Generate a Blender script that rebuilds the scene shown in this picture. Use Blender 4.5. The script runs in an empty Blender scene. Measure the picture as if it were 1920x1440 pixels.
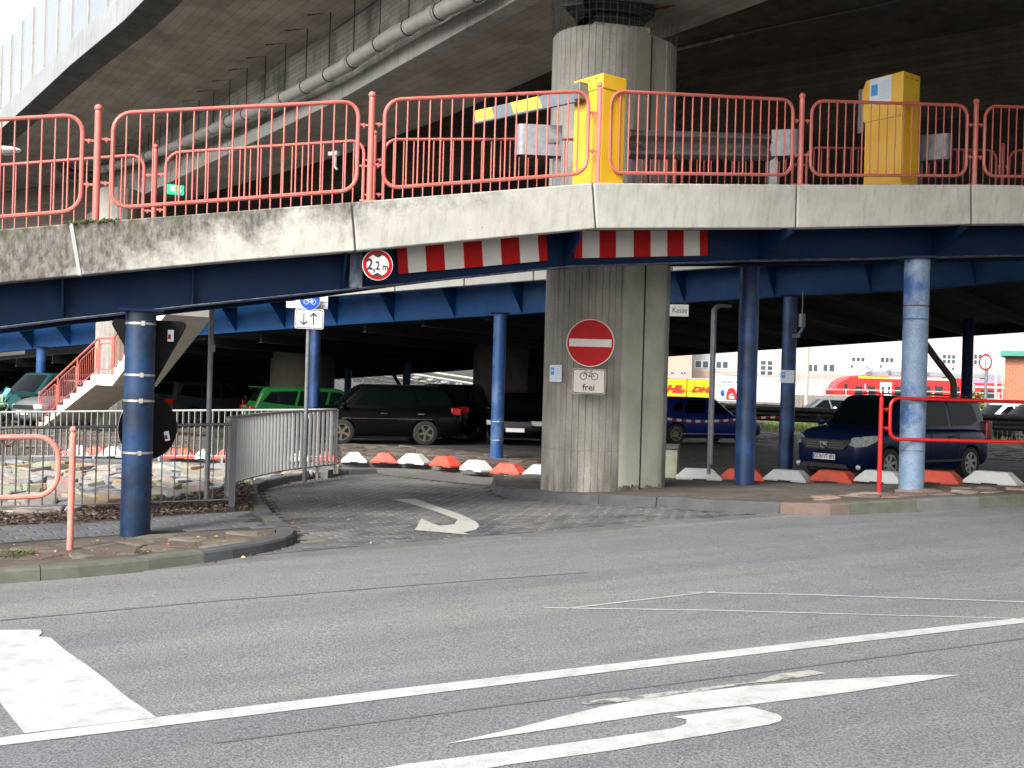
import bpy, bmesh, math, random
from mathutils import Vector, Matrix
from mathutils.geometry import tessellate_polygon
random.seed(7)
sc = bpy.context.scene
COL = sc.collection
# ---------------------------------------------------------------- camera, sky, sun, exposure
F, HC, ROLL = 2100.0, 1.6, math.radians(1.6)
CR, SR = math.cos(ROLL), math.sin(ROLL)
cam = bpy.data.cameras.new('camera'); camo = bpy.data.objects.new('camera', cam); COL.objects.link(camo)
cam.sensor_width = 36; cam.lens = 36*F/1920; cam.clip_end = 2000; cam.clip_start = 0.1
camo.matrix_world = Matrix(((CR, -SR, 0, 0), (0, 0, -1, 0), (SR, CR, 0, HC), (0, 0, 0, 1)))
sc.camera = camo
world = bpy.data.worlds.new('World'); sc.world = world; world.use_nodes = True
wn = world.node_tree; wn.nodes.clear()
sky = wn.nodes.new('ShaderNodeTexSky'); sky.sky_type = 'NISHITA'; sky.sun_disc = False
SUN_EL, SUN_AZ = math.radians(40), math.radians(212)      # azimuth from +Y, clockwise: behind the camera, to the left
sky.sun_elevation = SUN_EL; sky.sun_rotation = SUN_AZ; sky.dust_density = 4.0; sky.air_density = 1.0; sky.ozone_density = 1.0
hs = wn.nodes.new('ShaderNodeHueSaturation'); hs.inputs['Saturation'].default_value = 0.28
bg = wn.nodes.new('ShaderNodeBackground'); bg.inputs['Strength'].default_value = 0.15
wo = wn.nodes.new('ShaderNodeOutputWorld')
wn.links.new(sky.outputs[0], hs.inputs['Color']); wn.links.new(hs.outputs[0], bg.inputs[0]); wn.links.new(bg.outputs[0], wo.inputs[0])
sun = bpy.data.lights.new('sun', 'SUN'); sun.energy = 1.5; sun.angle = math.radians(14); sun.color = (1, .97, .92)
suno = bpy.data.objects.new('sun', sun); COL.objects.link(suno)
sd = Vector((math.sin(SUN_AZ)*math.cos(SUN_EL), math.cos(SUN_AZ)*math.cos(SUN_EL), math.sin(SUN_EL)))
suno.rotation_euler = sd.to_track_quat('Z', 'Y').to_euler()
vs = sc.view_settings; vs.view_transform = 'Standard'; vs.look = 'None'; vs.gamma = 1; vs.exposure = 1.45; vs.use_curve_mapping = False
sc.cycles.max_bounces = 6; sc.cycles.diffuse_bounces = 1; sc.cycles.glossy_bounces = 3

# ---------------------------------------------------------------- projection of measured photo points into the place
def ray(px, py):
    dx = (px-960)/F; dy = -(py-720)/F
    return Vector((dx*CR-dy*SR, 1.0, dx*SR+dy*CR))
def P(px, py, Y):
    d = ray(px, py); return Vector((d.x*Y, Y, HC+d.z*Y))
def XY(px, Y, py=900):
    p = P(px, py, Y); return p.x, p.y
ex, ey = Vector((10.64, 5.45)).normalized()
def sdist(x, y): return -(x+4.14)*ey+(y-9.05)*ex
def Zr(x): return 0.03*max(-8, min(10, x))
def T(x, y):
    t = max(0., min(1., (sdist(x, y)-1)/7)); t = t*t*(3-2*t)
    return Zr(x)*(1-t)-0.12*t
def G(px, py, off=0.0):
    d = ray(px, py); a, b = 0.5, 400.
    for _ in range(46):
        m = (a+b)/2
        if HC+d.z*m > T(d.x*m, m)+off: a = m
        else: b = m
    return Vector((d.x*a, a, HC+d.z*a))
def GP(lst, off=0.0): return [G(a, b, off) for a, b in lst]
def lerp(a, b, t): return a+(b-a)*t
def interp(tab, x, inv=False):
    n = len(tab)
    for i in range(n-1):
        if x <= tab[i+1][0] or i == n-2:
            (x0, y0), (x1, y1) = tab[i], tab[i+1]
            t = (x-x0)/(x1-x0)
            if inv: return 1/lerp(1/y0, 1/y1, t)
            return lerp(y0, y1, t)

# ---------------------------------------------------------------- mesh builder
class MB:
    def __init__(s): s.v = []; s.f = []; s.uv = {}; s.mi = {}
    def add(s, vs, fs, M=None, mi=0):
        o = len(s.v)
        for v in vs:
            v = Vector(v); s.v.append(M @ v if M else v)
        for f in fs:
            if mi: s.mi[len(s.f)] = mi
            s.f.append([i+o for i in f])
        return s
    def box(s, c, d, M=None, mi=0, rz=0, bev=0):
        x, y, z = d[0]/2, d[1]/2, d[2]/2
        R = Matrix.Translation(c) @ Matrix.Rotation(rz, 4, 'Z')
        if M: R = M @ R
        s.add([(i*x, j*y, k*z) for i in (-1, 1) for j in (-1, 1) for k in (-1, 1)],
              [(0, 1, 3, 2), (4, 6, 7, 5), (0, 4, 5, 1), (2, 3, 7, 6), (0, 2, 6, 4), (1, 5, 7, 3)], R, mi)
        return s
    def prism(s, poly, a0, a1, axis='y', M=None, mi=0):
        n = len(poly)
        def mk(p, a):
            return {'y': (p[0], a, p[1]), 'z': (p[0], p[1], a), 'x': (a, p[0], p[1])}[axis]
        vs = [mk(p, a0) for p in poly]+[mk(p, a1) for p in poly]
        fs = [list(range(n)), list(range(2*n-1, n-1, -1))]+[(i, i+n, (i+1) % n+n, (i+1) % n) for i in range(n)]
        return s.add(vs, fs, M, mi)
    def disc(s, c, r, t, n=40, M=None, mi=0, axis='y', ry=None):
        ry = ry or r
        ci, cj = c
        return s.prism([(ci+r*math.cos(2*math.pi*k/n), cj+ry*math.sin(2*math.pi*k/n)) for k in range(n)], t[0], t[1], axis, M, mi)
    def ring(s, c, r0, r1, t, n=40, M=None, mi=0, a0=0, a1=2*math.pi):
        full = abs(a1-a0) > 6.28; m = n if full else n+1
        vs = []; fs = []
        for k in range(m):
            a = a0+(a1-a0)*k/n; cc, ss = math.cos(a), math.sin(a)
            for rr, tt in ((r0, t[0]), (r1, t[0]), (r1, t[1]), (r0, t[1])): vs.append((c[0]+rr*cc, tt, c[1]+rr*ss))
        for k in range(n):
            a = 4*k; b = 4*((k+1) % m)
            for j in range(4): fs.append((a+j, a+(j+1) % 4, b+(j+1) % 4, b+j))
        return s.add(vs, fs, M, mi)
    def tube(s, path, r, n=8, closed=False, M=None, mi=0, cap=True):
        path = [Vector(p) for p in path]; m = len(path); vs = []; fs = []; up = None
        for i, p in enumerate(path):
            if closed: t = path[(i+1) % m]-path[i-1]
            else: t = path[min(i+1, m-1)]-path[max(i-1, 0)]
            t.normalize()
            if up is None:
                up = Vector((0, 0, 1)) if abs(t.z) < .9 else Vector((1, 0, 0))
            up = (up-t*up.dot(t)).normalized(); sd_ = t.cross(up)
            rr = r[i] if isinstance(r, (list, tuple)) else r
            for k in range(n):
                a = 2*math.pi*k/n; vs.append(p+(up*math.cos(a)+sd_*math.sin(a))*rr)
        for i in range(m if closed else m-1):
            j = (i+1) % m
            for k in range(n): fs.append((i*n+k, i*n+(k+1) % n, j*n+(k+1) % n, j*n+k))
        if not closed and cap: fs += [list(range(n-1, -1, -1)), [(m-1)*n+k for k in range(n)]]
        return s.add(vs, fs, M, mi)
    def sphere(s, c, r, n=12, m=8, M=None, sc3=(1, 1, 1), mi=0):
        vs = [(c[0], c[1], c[2]+r*sc3[2])]
        for i in range(1, m):
            a = math.pi*i/m
            for k in range(n):
                b = 2*math.pi*k/n
                vs.append((c[0]+r*sc3[0]*math.sin(a)*math.cos(b), c[1]+r*sc3[1]*math.sin(a)*math.sin(b), c[2]+r*sc3[2]*math.cos(a)))
        vs.append((c[0], c[1], c[2]-r*sc3[2])); L = len(vs)-1
        fs = [(0, 1+k, 1+(k+1) % n) for k in range(n)]
        for i in range(m-2):
            for k in range(n): fs.append((1+i*n+k, 1+(i+1)*n+k, 1+(i+1)*n+(k+1) % n, 1+i*n+(k+1) % n))
        fs += [(L, 1+(m-2)*n+(k+1) % n, 1+(m-2)*n+k) for k in range(n)]
        return s.add(vs, fs, M, mi)
    def strip(s, A, B):
        """quad strip between two polylines"""
        n = len(A); return s.add(list(A)+list(B), [(i, i+1, n+i+1, n+i) for i in range(n-1)])
    def loft(s, rings, cap=True, M=None):
        n = len(rings[0]); vs = [p for r in rings for p in r]; fs = []
        for i in range(len(rings)-1):
            for k in range(n): fs.append((i*n+k, i*n+(k+1) % n, (i+1)*n+(k+1) % n, (i+1)*n+k))
        if cap: fs += [list(range(n-1, -1, -1)), [(len(rings)-1)*n+k for k in range(n)]]
        return s.add(vs, fs, M)
    def mesh(s, name, mats, smooth=False):
        me = bpy.data.meshes.new(name); me.from_pydata([tuple(v) for v in s.v], [], s.f)
        for m in (mats if isinstance(mats, (list, tuple)) else [mats]): me.materials.append(m)
        for i, m in s.mi.items(): me.polygons[i].material_index = m
        bm = bmesh.new(); bm.from_mesh(me); bmesh.ops.recalc_face_normals(bm, faces=bm.faces); bm.to_mesh(me); bm.free()
        if smooth:
            me.polygons.foreach_set('use_smooth', [True]*len(me.polygons))
            me.set_sharp_from_angle(angle=math.radians(35))
        me.update(); return me
    def build(s, name, mats, parent=None, smooth=False, bevel=0):
        o = link(name, s.mesh(name, mats, smooth), parent)
        if bevel:
            b = o.modifiers.new('bevel', 'BEVEL'); b.width = bevel; b.segments = 2; b.limit_method = 'ANGLE'; b.angle_limit = math.radians(40)
        return o
def link(name, data, parent=None):
    o = bpy.data.objects.new(name, data); COL.objects.link(o)
    if parent: o.parent = parent
    return o
def tag(o, label=None, cat=None, group=None, kind=None):
    if label: o['label'] = label
    if cat: o['category'] = cat
    if group: o['group'] = group
    if kind: o['kind'] = kind
    return o
def empty(name, label, cat, loc=(0, 0, 0), rz=0, group=None):
    o = bpy.data.objects.new(name, None); COL.objects.link(o); o.location = loc; o.rotation_euler = (0, 0, rz)
    o.empty_display_size = .1
    return tag(o, label, cat, group)
def text(name, body, size, x, z, mat, parent, y=-.004, shear=0, sx=1, align='CENTER', bold=0, depth=.0015):
    c = bpy.data.curves.new('txt', 'FONT'); c.body = body; c.size = size; c.align_x = align; c.align_y = 'CENTER'; c.shear = shear
    c.extrude = depth; c.offset = bold; c.resolution_u = 3
    o = bpy.data.objects.new('txt', c); COL.objects.link(o)
    dg = bpy.context.evaluated_depsgraph_get(); me = bpy.data.meshes.new_from_object(o.evaluated_get(dg))
    bpy.data.objects.remove(o)
    me.transform(Matrix(((sx, 0, 0, x), (0, 0, -1, y), (0, 1, 0, z), (0, 0, 0, 1))))
    me.materials.clear(); me.materials.append(mat)
    return link(name, me, parent)

# ---------------------------------------------------------------- materials
MATS = {}
def N(nt, t, **kw):
    n = nt.nodes.new(t)
    for k, v in kw.items():
        if k in n.inputs: n.inputs[k].default_value = v
        else: setattr(n, k, v)
    return n
def mixc(nt, fac, a, b, mode='MIX'):
    m = nt.nodes.new('ShaderNodeMix'); m.data_type = 'RGBA'; m.blend_type = mode
    for sock, v in ((0, fac), (6, a), (7, b)):
        if hasattr(v, 'links') or hasattr(v, 'is_linked'): nt.links.new(v, m.inputs[sock])
        else: m.inputs[sock].default_value = v if sock == 0 else (*v, 1) if len(v) == 3 else v
    return m.outputs[2]
def ramp(nt, inp, a, b, va=0., vb=1.):
    r = nt.nodes.new('ShaderNodeMapRange'); r.inputs[1].default_value = a; r.inputs[2].default_value = b
    r.inputs[3].default_value = va; r.inputs[4].default_value = vb; r.clamp = True
    nt.links.new(inp, r.inputs[0]); return r.outputs[0]
def nz(nt, vec, scale, detail=4, rough=.6, sc3=None, rot=0):
    if sc3 or rot:
        mp = nt.nodes.new('ShaderNodeMapping'); mp.vector_type = 'POINT'
        if rot:
            m0 = nt.nodes.new('ShaderNodeMapping'); m0.inputs['Rotation'].default_value = (0, 0, rot); nt.links.new(vec, m0.inputs[0]); vec = m0.outputs[0]
        mp.inputs['Scale'].default_value = sc3 or (1, 1, 1); nt.links.new(vec, mp.inputs[0]); vec = mp.outputs[0]
    n = nt.nodes.new('ShaderNodeTexNoise'); n.inputs['Scale'].default_value = scale; n.inputs['Detail'].default_value = detail
    n.inputs['Roughness'].default_value = rough; nt.links.new(vec, n.inputs['Vector']); return n.outputs[0]
def mul(nt, a, b):
    m = nt.nodes.new('ShaderNodeMath'); m.operation = 'MULTIPLY'
    for i, v in enumerate((a, b)):
        if hasattr(v, 'is_linked'): nt.links.new(v, m.inputs[i])
        else: m.inputs[i].default_value = v
    return m.outputs[0]
def mat(name, col, rough=.7, metal=0, var=.15, scale=6, col2=None, f2=(.45, .65), s2=2.5, streak=0, streakcol=(.05, .045, .04), speck=0, speckscale=300,
        bump=0, bscale=80, coat=0, planks=None, trans=0, emit=None, objvar=0, spec=.5, sc2=None, pits=0, alpha=1, rot2=0, flatr=False):
    if name in MATS: return MATS[name]
    m = bpy.data.materials.new(name); m.use_nodes = True; nt = m.node_tree; b = nt.nodes['Principled BSDF']; MATS[name] = m
    geo = nt.nodes.new('ShaderNodeNewGeometry'); pos = geo.outputs['Position']
    lo = tuple(c*(1-var) for c in col); hi = tuple(min(1, c*(1+var)) for c in col)
    c = mixc(nt, ramp(nt, nz(nt, pos, scale, 6), .3, .7), lo, hi)
    if col2: c = mixc(nt, ramp(nt, nz(nt, pos, s2, 8, .65, sc2, rot2), *f2), c, col2)
    if objvar:
        oi = nt.nodes.new('ShaderNodeObjectInfo')
        c = mixc(nt, 1., c, mixc(nt, oi.outputs['Random'], (1-objvar,)*3, (1+objvar*.6,)*3), 'MULTIPLY')
    if planks:
        ang, wid, ln, dark = planks
        m0 = nt.nodes.new('ShaderNodeMapping'); m0.inputs['Rotation'].default_value = (0, 0, ang); nt.links.new(pos, m0.inputs[0])
        v = m0.outputs[0]
        if len(planks) and wid < 0:      # planks on a wall: use z as the row direction
            sx = nt.nodes.new('ShaderNodeSeparateXYZ'); cx = nt.nodes.new('ShaderNodeCombineXYZ'); nt.links.new(v, sx.inputs[0])
            nt.links.new(sx.outputs[0], cx.inputs[0]); nt.links.new(sx.outputs[2], cx.inputs[1]); v = cx.outputs[0]
        br = nt.nodes.new('ShaderNodeTexBrick'); br.inputs['Scale'].default_value = 1; br.inputs['Brick Width'].default_value = ln
        br.inputs['Row Height'].default_value = abs(wid); br.inputs['Mortar Size'].default_value = .006; br.inputs['Mortar Smooth'].default_value = .3
        br.inputs['Color1'].default_value = (1, 1, 1, 1); br.inputs['Color2'].default_value = (dark,)*3+(1,); br.inputs['Mortar'].default_value = (dark*.6,)*3+(1,)
        nt.links.new(v, br.inputs['Vector']); c = mixc(nt, 1., c, br.outputs[0], 'MULTIPLY')
    if streak: c = mixc(nt, mul(nt, ramp(nt, nz(nt, pos, 1, 6, .7, (9, 9, .7)), .5, .75), streak), c, streakcol)
    if pits: c = mixc(nt, ramp(nt, nz(nt, pos, 45, 2), .70, .74, 0, pits), c, tuple(x*.25 for x in col))
    if speck:
        sp = nz(nt, pos, speckscale, 2, .5); c = mixc(nt, 1., c, mixc(nt, ramp(nt, sp, .35, .65), (1-speck,)*3, (1+speck,)*3), 'MULTIPLY')
    nt.links.new(c, b.inputs['Base Color'])
    b.inputs['Roughness'].default_value = rough; b.inputs['Metallic'].default_value = metal
    if rough > .12 and not flatr: nt.links.new(ramp(nt, nz(nt, pos, scale*3, 4), .3, .7, max(.02, rough-.12), min(1, rough+.1)), b.inputs['Roughness'])
    b.inputs['Specular IOR Level'].default_value = spec
    if coat: b.inputs['Coat Weight'].default_value = coat; b.inputs['Coat Roughness'].default_value = .04
    if trans: b.inputs['Transmission Weight'].default_value = trans
    if alpha < 1: b.inputs['Alpha'].default_value = alpha
    if emit: b.inputs['Emission Color'].default_value = (*emit[0], 1); b.inputs['Emission Strength'].default_value = emit[1]
    if bump:
        bn = nt.nodes.new('ShaderNodeBump'); bn.inputs['Strength'].default_value = bump; bn.inputs['Distance'].default_value = .01
        nt.links.new(nz(nt, pos, bscale, 5), bn.inputs['Height']); nt.links.new(bn.outputs[0], b.inputs['Normal'])
    return m
BR = math.radians(31)     # heading of the flyover, left of straight ahead
m_asph = mat('asphalt', (.116, .119, .127), .85, var=.10, scale=1.2, col2=(.158, .157, .152), f2=(.42, .62), s2=1.0, sc2=(.10, 1.1, 1), rot2=-.473, speck=.45, speckscale=84, bump=.6, bscale=110)
m_gutter = mat('gutter_concrete', (.105, .107, .105), .85, var=.15, scale=4, speck=.12, objvar=.12, bump=.2)
m_kerb = mat('kerb_stone', (.085, .088, .072), .85, var=.2, scale=5, col2=(.07, .08, .045), f2=(.5, .7), s2=4, speck=.2, objvar=.15, bump=.4)
m_kerbd = mat('dark_kerb_stone', (.055, .057, .06), .85, var=.2, scale=5, speck=.2, objvar=.15, bump=.4)
m_kerbr = mat('sandstone_kerb', (.12, .08, .065), .85, var=.2, scale=5, col2=(.08, .07, .06), speck=.2, bump=.4)
m_pavd = mat('driveway_paver', (.075, .076, .082), .6, var=.2, scale=3, col2=(.14, .135, .125), f2=(.42, .62), s2=.7, objvar=.3, speck=.2, bump=.3)
m_joint = mat('paver_joint', (.025, .023, .022), .9, var=.2, scale=6)
m_pavl = mat('sidewalk_paver', (.085, .086, .092), .75, var=.15, scale=4, objvar=.15, speck=.15, bump=.3)
m_lot = mat('lot_paving', (.055, .053, .05), .8, spec=.2, var=.25, scale=2, col2=(.10, .095, .085), s2=1.2, planks=(.5, .1, .2, .8), speck=.15, bump=.3)
m_lane = mat('lane_concrete_paving', (.14, .136, .128), .85, var=.15, scale=3, planks=(.5, .1, .2, .85), speck=.15)
m_island = mat('island_paving', (.085, .075, .065), .85, var=.25, scale=3, col2=(.13, .11, .09), s2=2, planks=(.5, .1, .2, .75), speck=.2, bump=.3)
m_soil = mat('soil', (.07, .055, .042), .95, var=.3, scale=9, speck=.3, bump=.6)
m_mulch = [mat('bark_mulch%d' % i, c, .85, var=.3, scale=30) for i, c in enumerate([(.045, .028, .02), (.09, .06, .045), (.02, .014, .012), (.16, .12, .10)])]
m_stone = [mat('pitched_stone%d' % i, c, .85, var=.2, scale=7, speck=.15, col2=tuple(x*.7 for x in c), s2=5, bump=.5, bscale=40) for i, c in enumerate(
    [(.30, .275, .23), (.27, .27, .27), (.34, .25, .15), (.31, .24, .22), (.25, .26, .18), (.36, .335, .29), (.22, .23, .25)])]
m_rub = [mat('rubble_stone%d' % i, c, .85, var=.25, scale=7, speck=.2, bump=.5, bscale=40) for i, c in enumerate(
    [(.10, .085, .063), (.08, .06, .048), (.125, .112, .088), (.08, .055, .045)])]
m_rubr_ = [mat('red_rubble_stone%d' % i, c, .85, var=.25, scale=7, speck=.2, bump=.5, bscale=40) for i, c in enumerate(
    [(.20, .14, .11), (.14, .095, .075), (.24, .19, .15), (.11, .08, .065)])]
m_rubr = m_rubr_
m_arrow = mat('arrow_paint', (.34, .335, .31), .7, var=.15, scale=9, col2=(.16, .16, .155), f2=(.58, .68), s2=11)
m_white = mat('road_paint', (.385, .395, .39), .6, var=.08, scale=5, col2=(.25, .25, .245), f2=(.5, .75), s2=7, speck=.10, speckscale=130)
m_wornp = mat('worn_road_paint', (.30, .295, .27), .7, var=.2, scale=9, col2=(.11, .11, .115), f2=(.50, .60), s2=11)
m_seam = mat('asphalt_seam', (.093, .095, .10), .8, var=.2, scale=5, speck=.3)
m_moss = mat('moss', (.055, .065, .018), .95, var=.4, scale=30, speck=.4, bump=.8, bscale=120)
m_leafy = mat('yellow_leaf', (.55, .33, .10), .8, var=.3, scale=20, objvar=.3)
m_leafo = mat('orange_leaf', (.45, .10, .02), .8, var=.3, scale=20)
m_grass = mat('grass_blades', (.10, .17, .03), .8, var=.4, scale=8)
m_red = mat('salmon_red_paint', (.50, .125, .10), .42, var=.10, scale=3, col2=(.50, .20, .16), f2=(.55, .75), s2=5, speck=.06, speckscale=200)
m_redb = mat('bright_red_paint', (.48, .010, .008), .35, var=.08, scale=3)
m_redf = mat('faded_red_paint', (.62, .19, .15), .6, var=.15, scale=6, col2=(.45, .25, .2), f2=(.5, .7), s2=12, speck=.15, bump=.3)
m_rust = mat('rusty_bolt', (.10, .03, .015), .8, var=.3, scale=30)
m_blue = mat('navy_beam_paint', (.0015, .012, .045), .6, spec=.15, var=.2, scale=2, streak=.35, streakcol=(.012, .018, .022), col2=(.004, .016, .045), s2=3)
m_blue2 = mat('blue_beam_paint', (.002, .032, .11), .6, spec=.2, var=.2, scale=2, streak=.2, streakcol=(.02, .05, .1))
m_blueL = mat('shaded_blue_column_paint', (.002, .012, .036), .38, var=.2, scale=2, col2=(.005, .032, .095), f2=(.45, .6), s2=1.6, pits=.0, speck=.12, speckscale=60)  # darker blue: the ramp's shade is put into the column colour
m_blueM = mat('worn_blue_column_paint', (.004, .024, .08), .45, var=.2, scale=2, col2=(.015, .06, .19), f2=(.45, .65), s2=2.5, speck=.1)
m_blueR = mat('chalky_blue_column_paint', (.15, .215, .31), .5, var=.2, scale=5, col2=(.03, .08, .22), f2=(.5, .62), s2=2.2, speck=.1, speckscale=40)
m_blueS = mat('light_blue_column_paint', (.010, .055, .18), .5, var=.2, scale=3, col2=(.06, .12, .23), f2=(.5, .62), s2=1.8)
m_steel = mat('galvanised_steel', (.19, .198, .21), .5, .5, var=.2, scale=10, speck=.05)
m_steeld = mat('dull_steel', (.16, .17, .18), .5, .5, var=.15, scale=10)
m_band = mat('steel_strap', (.5, .48, .42), .35, .8)
m_fence = mat('grey_fence_paint', (.25, .25, .245), .5, .2, var=.08, scale=4)
m_fenced = mat('dark_fence_paint', (.075, .075, .078), .45, .2, var=.1, scale=4)
m_black = mat('black_plastic', (.012, .012, .013), .5, var=.1)
m_blk2 = mat('sign_back_black', (.006, .006, .006), .7, var=.1, spec=.12)
m_wht = mat('white_sign_face', (.72, .70, .68), .45, var=.03)
m_ret = mat('retroreflective_white', (.50, .46, .42), .5, var=.05, speck=.05)
m_sred = mat('sign_red', (.34, .003, .003), .5, var=.05, spec=.15)
m_sblue = mat('sign_blue', (.01, .08, .42), .4, var=.03)
m_paper = mat('notice_paper', (.62, .68, .76), .7, var=.03)
m_pblue = mat('notice_blue_print', (.05, .28, .60), .6, var=.03)
m_pgrey = mat('notice_grey_print', (.42, .46, .5), .7, var=.03)
m_yel = mat('yellow_cabinet_paint', (.68, .37, .012), .38, var=.06, scale=2, col2=(.66, .44, .05), f2=(.5, .75), s2=1.5)
m_grey = mat('slate_grey_paint', (.12, .14, .165), .5, var=.05)
m_rail = mat('galvanised_guardrail', (.14, .142, .135), .5, .55, var=.2, scale=5, speck=.05)
m_exit = mat('exit_sign_green', (.02, .42, .16), .5, var=.03, emit=((.02, .6, .25), .5))
m_pipe = mat('grey_drain_pipe', (.44, .415, .39), .5, .1, var=.1, scale=5, streak=.2)
m_pipec = mat('pipe_clip_black', (.02, .02, .02), .6)
m_bar = mat('concrete_girder', (.40, .39, .35), .85, var=.15, scale=1.5, col2=(.15, .145, .13), s2=1, planks=(math.pi/2+BR-math.pi, -.1, 2.5, .82), streak=.4, bump=.3)
m_slab = mat('concrete_soffit', (.43, .395, .335), .9, var=.18, scale=1, col2=(.28, .255, .215), f2=(.45, .7), s2=.8, planks=(-(math.pi/2+BR), .22, 3.5, .84), bump=.3)
m_lip = mat('concrete_lip', (.36, .355, .33), .85, var=.15, scale=2, streak=.5, bump=.2)
m_par = mat('parapet_concrete', (.25, .26, .265), .85, var=.12, scale=2, streak=.75, streakcol=(.12, .12, .12))
m_dcon = mat('shade_dark_concrete', (.05, .047, .042), .95, var=.3, scale=1.5)  # concrete darkened in colour to stand in for deep shade
m_ceil = mat('deck_underside', (.008, .008, .009), .9, var=.3, scale=1)  # near black, so the shade under the deck is in the colour
m_pil = mat('board_marked_concrete', (.30, .285, .25), .85, var=.14, scale=3, col2=(.17, .16, .14), f2=(.5, .75), s2=1.3, streak=.6, streakcol=(.13, .12, .105), sc2=(1, 1, .5), speck=.1, speckscale=60, bump=.35, bscale=50)
m_cream = mat('cream_overpaint', (.40, .41, .33), .75, var=.06, scale=3, col2=(.30, .30, .24), s2=1, pits=.4)
m_stair = mat('pale_stair_concrete', (.50, .48, .43), .85, var=.1, scale=3, streak=.15)
m_stairu = mat('stair_underside', (.24, .21, .175), .9, var=.15, scale=2)
m_glassn = mat('noise_barrier_glass', (.27, .295, .34), .15, var=.12, scale=.6, alpha=.85, spec=.5)
m_post = mat('barrier_post', (.42, .42, .36), .5, .3)
m_tyre = mat('tyre_rubber', (.013, .013, .013), .8, var=.2)
m_rim = mat('alloy_rim', (.22, .21, .17), .35, .8)
m_glass = mat('car_glass', (.002, .004, .004), .05, var=.05, spec=.08)
m_lamp = mat('lamp_lens', (.45, .46, .45), .12, .2, var=.3, scale=18, coat=1)
m_tail = mat('tail_light', (.30, .01, .01), .15, coat=1)
m_chrome = mat('chrome', (.7, .7, .7), .15, 1)
def paint(n, c): return mat(n+'_car_paint', c, .30, .0, var=.0, coat=.12, flatr=True, spec=.12)
_nt = m_pil.node_tree; _b = _nt.nodes['Principled BSDF']; _l = _b.inputs['Base Color'].links[0].from_socket      # a damp stain at the foot of the board-marked concrete
_g = _nt.nodes.new('ShaderNodeNewGeometry'); _s = _nt.nodes.new('ShaderNodeSeparateXYZ'); _nt.links.new(_g.outputs[0], _s.inputs[0])
_m = mul(_nt, ramp(_nt, _s.outputs[2], 0.2, 1.0, 1, 0), ramp(_nt, nz(_nt, _g.outputs[0], 1.1, 7, .7, (1.6, 1.6, .5)), .40, .58, .0, .8))
_nt.links.new(mixc(_nt, _m, _l, (.055, .052, .045)), _b.inputs['Base Color'])
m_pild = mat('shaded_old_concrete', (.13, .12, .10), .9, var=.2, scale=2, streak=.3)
def fascia_mat():
    m = bpy.data.materials.new('weathered_fascia_concrete'); m.use_nodes = True; nt = m.node_tree; b = nt.nodes['Principled BSDF']
    geo = nt.nodes.new('ShaderNodeNewGeometry'); pos = geo.outputs['Position']
    uv = nt.nodes.new('ShaderNodeUVMap'); sp = nt.nodes.new('ShaderNodeSeparateXYZ'); nt.links.new(uv.outputs[0], sp.inputs[0])
    U, V = sp.outputs[0], sp.outputs[1]
    oi = nt.nodes.new('ShaderNodeObjectInfo')
    c = mixc(nt, ramp(nt, nz(nt, pos, 3, 6), .3, .7), (.44, .43, .385), (.57, .56, .51))
    c = mixc(nt, 1., c, mixc(nt, oi.outputs['Random'], (.9, .9, .9), (1.08, 1.07, 1.05)), 'MULTIPLY')
    vert = nz(nt, pos, 1, 7, .7, (14, 14, .8))
    c = mixc(nt, mul(nt, ramp(nt, vert, .5, .72), .45), c, (.22, .20, .16))
    dirt = nt.nodes.new('ShaderNodeMath'); dirt.operation = 'ADD'
    nt.links.new(nz(nt, pos, 1.2, 9, .72), dirt.inputs[0]); nt.links.new(ramp(nt, U, -4.6, 0.0, .22, -.16), dirt.inputs[1])
    d2 = nt.nodes.new('ShaderNodeMath'); d2.operation = 'ADD'; nt.links.new(dirt.outputs[0], d2.inputs[0]); nt.links.new(ramp(nt, V, 0, 1, -.09, .10), d2.inputs[1])
    fac = mul(nt, ramp(nt, d2.outputs[0], .5, .66), ramp(nt, nz(nt, pos, 22, 5, .7, (1, 1, .35)), .3, .6, .45, 1))
    c = mixc(nt, fac, c, (.115, .10, .088))
    mo = mul(nt, ramp(nt, V, .55, 1.0), ramp(nt, nz(nt, pos, 5, 8, .7), .47, .6))
    mo = mul(nt, mo, ramp(nt, U, -5, 1.5, 1, 0))
    c = mixc(nt, mo, c, (.07, .085, .03))
    c = mixc(nt, ramp(nt, nz(nt, pos, 38, 2), .71, .75, 0, .7), c, (.12, .11, .09))
    nt.links.new(c, b.inputs['Base Color']); b.inputs['Roughness'].default_value = .88
    bn = nt.nodes.new('ShaderNodeBump'); bn.inputs['Strength'].default_value = .35; bn.inputs['Distance'].default_value = .01
    nt.links.new(nz(nt, pos, 40, 6), bn.inputs['Height']); nt.links.new(bn.outputs[0], b.inputs['Normal'])
    return m
m_fas = fascia_mat()

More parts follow.
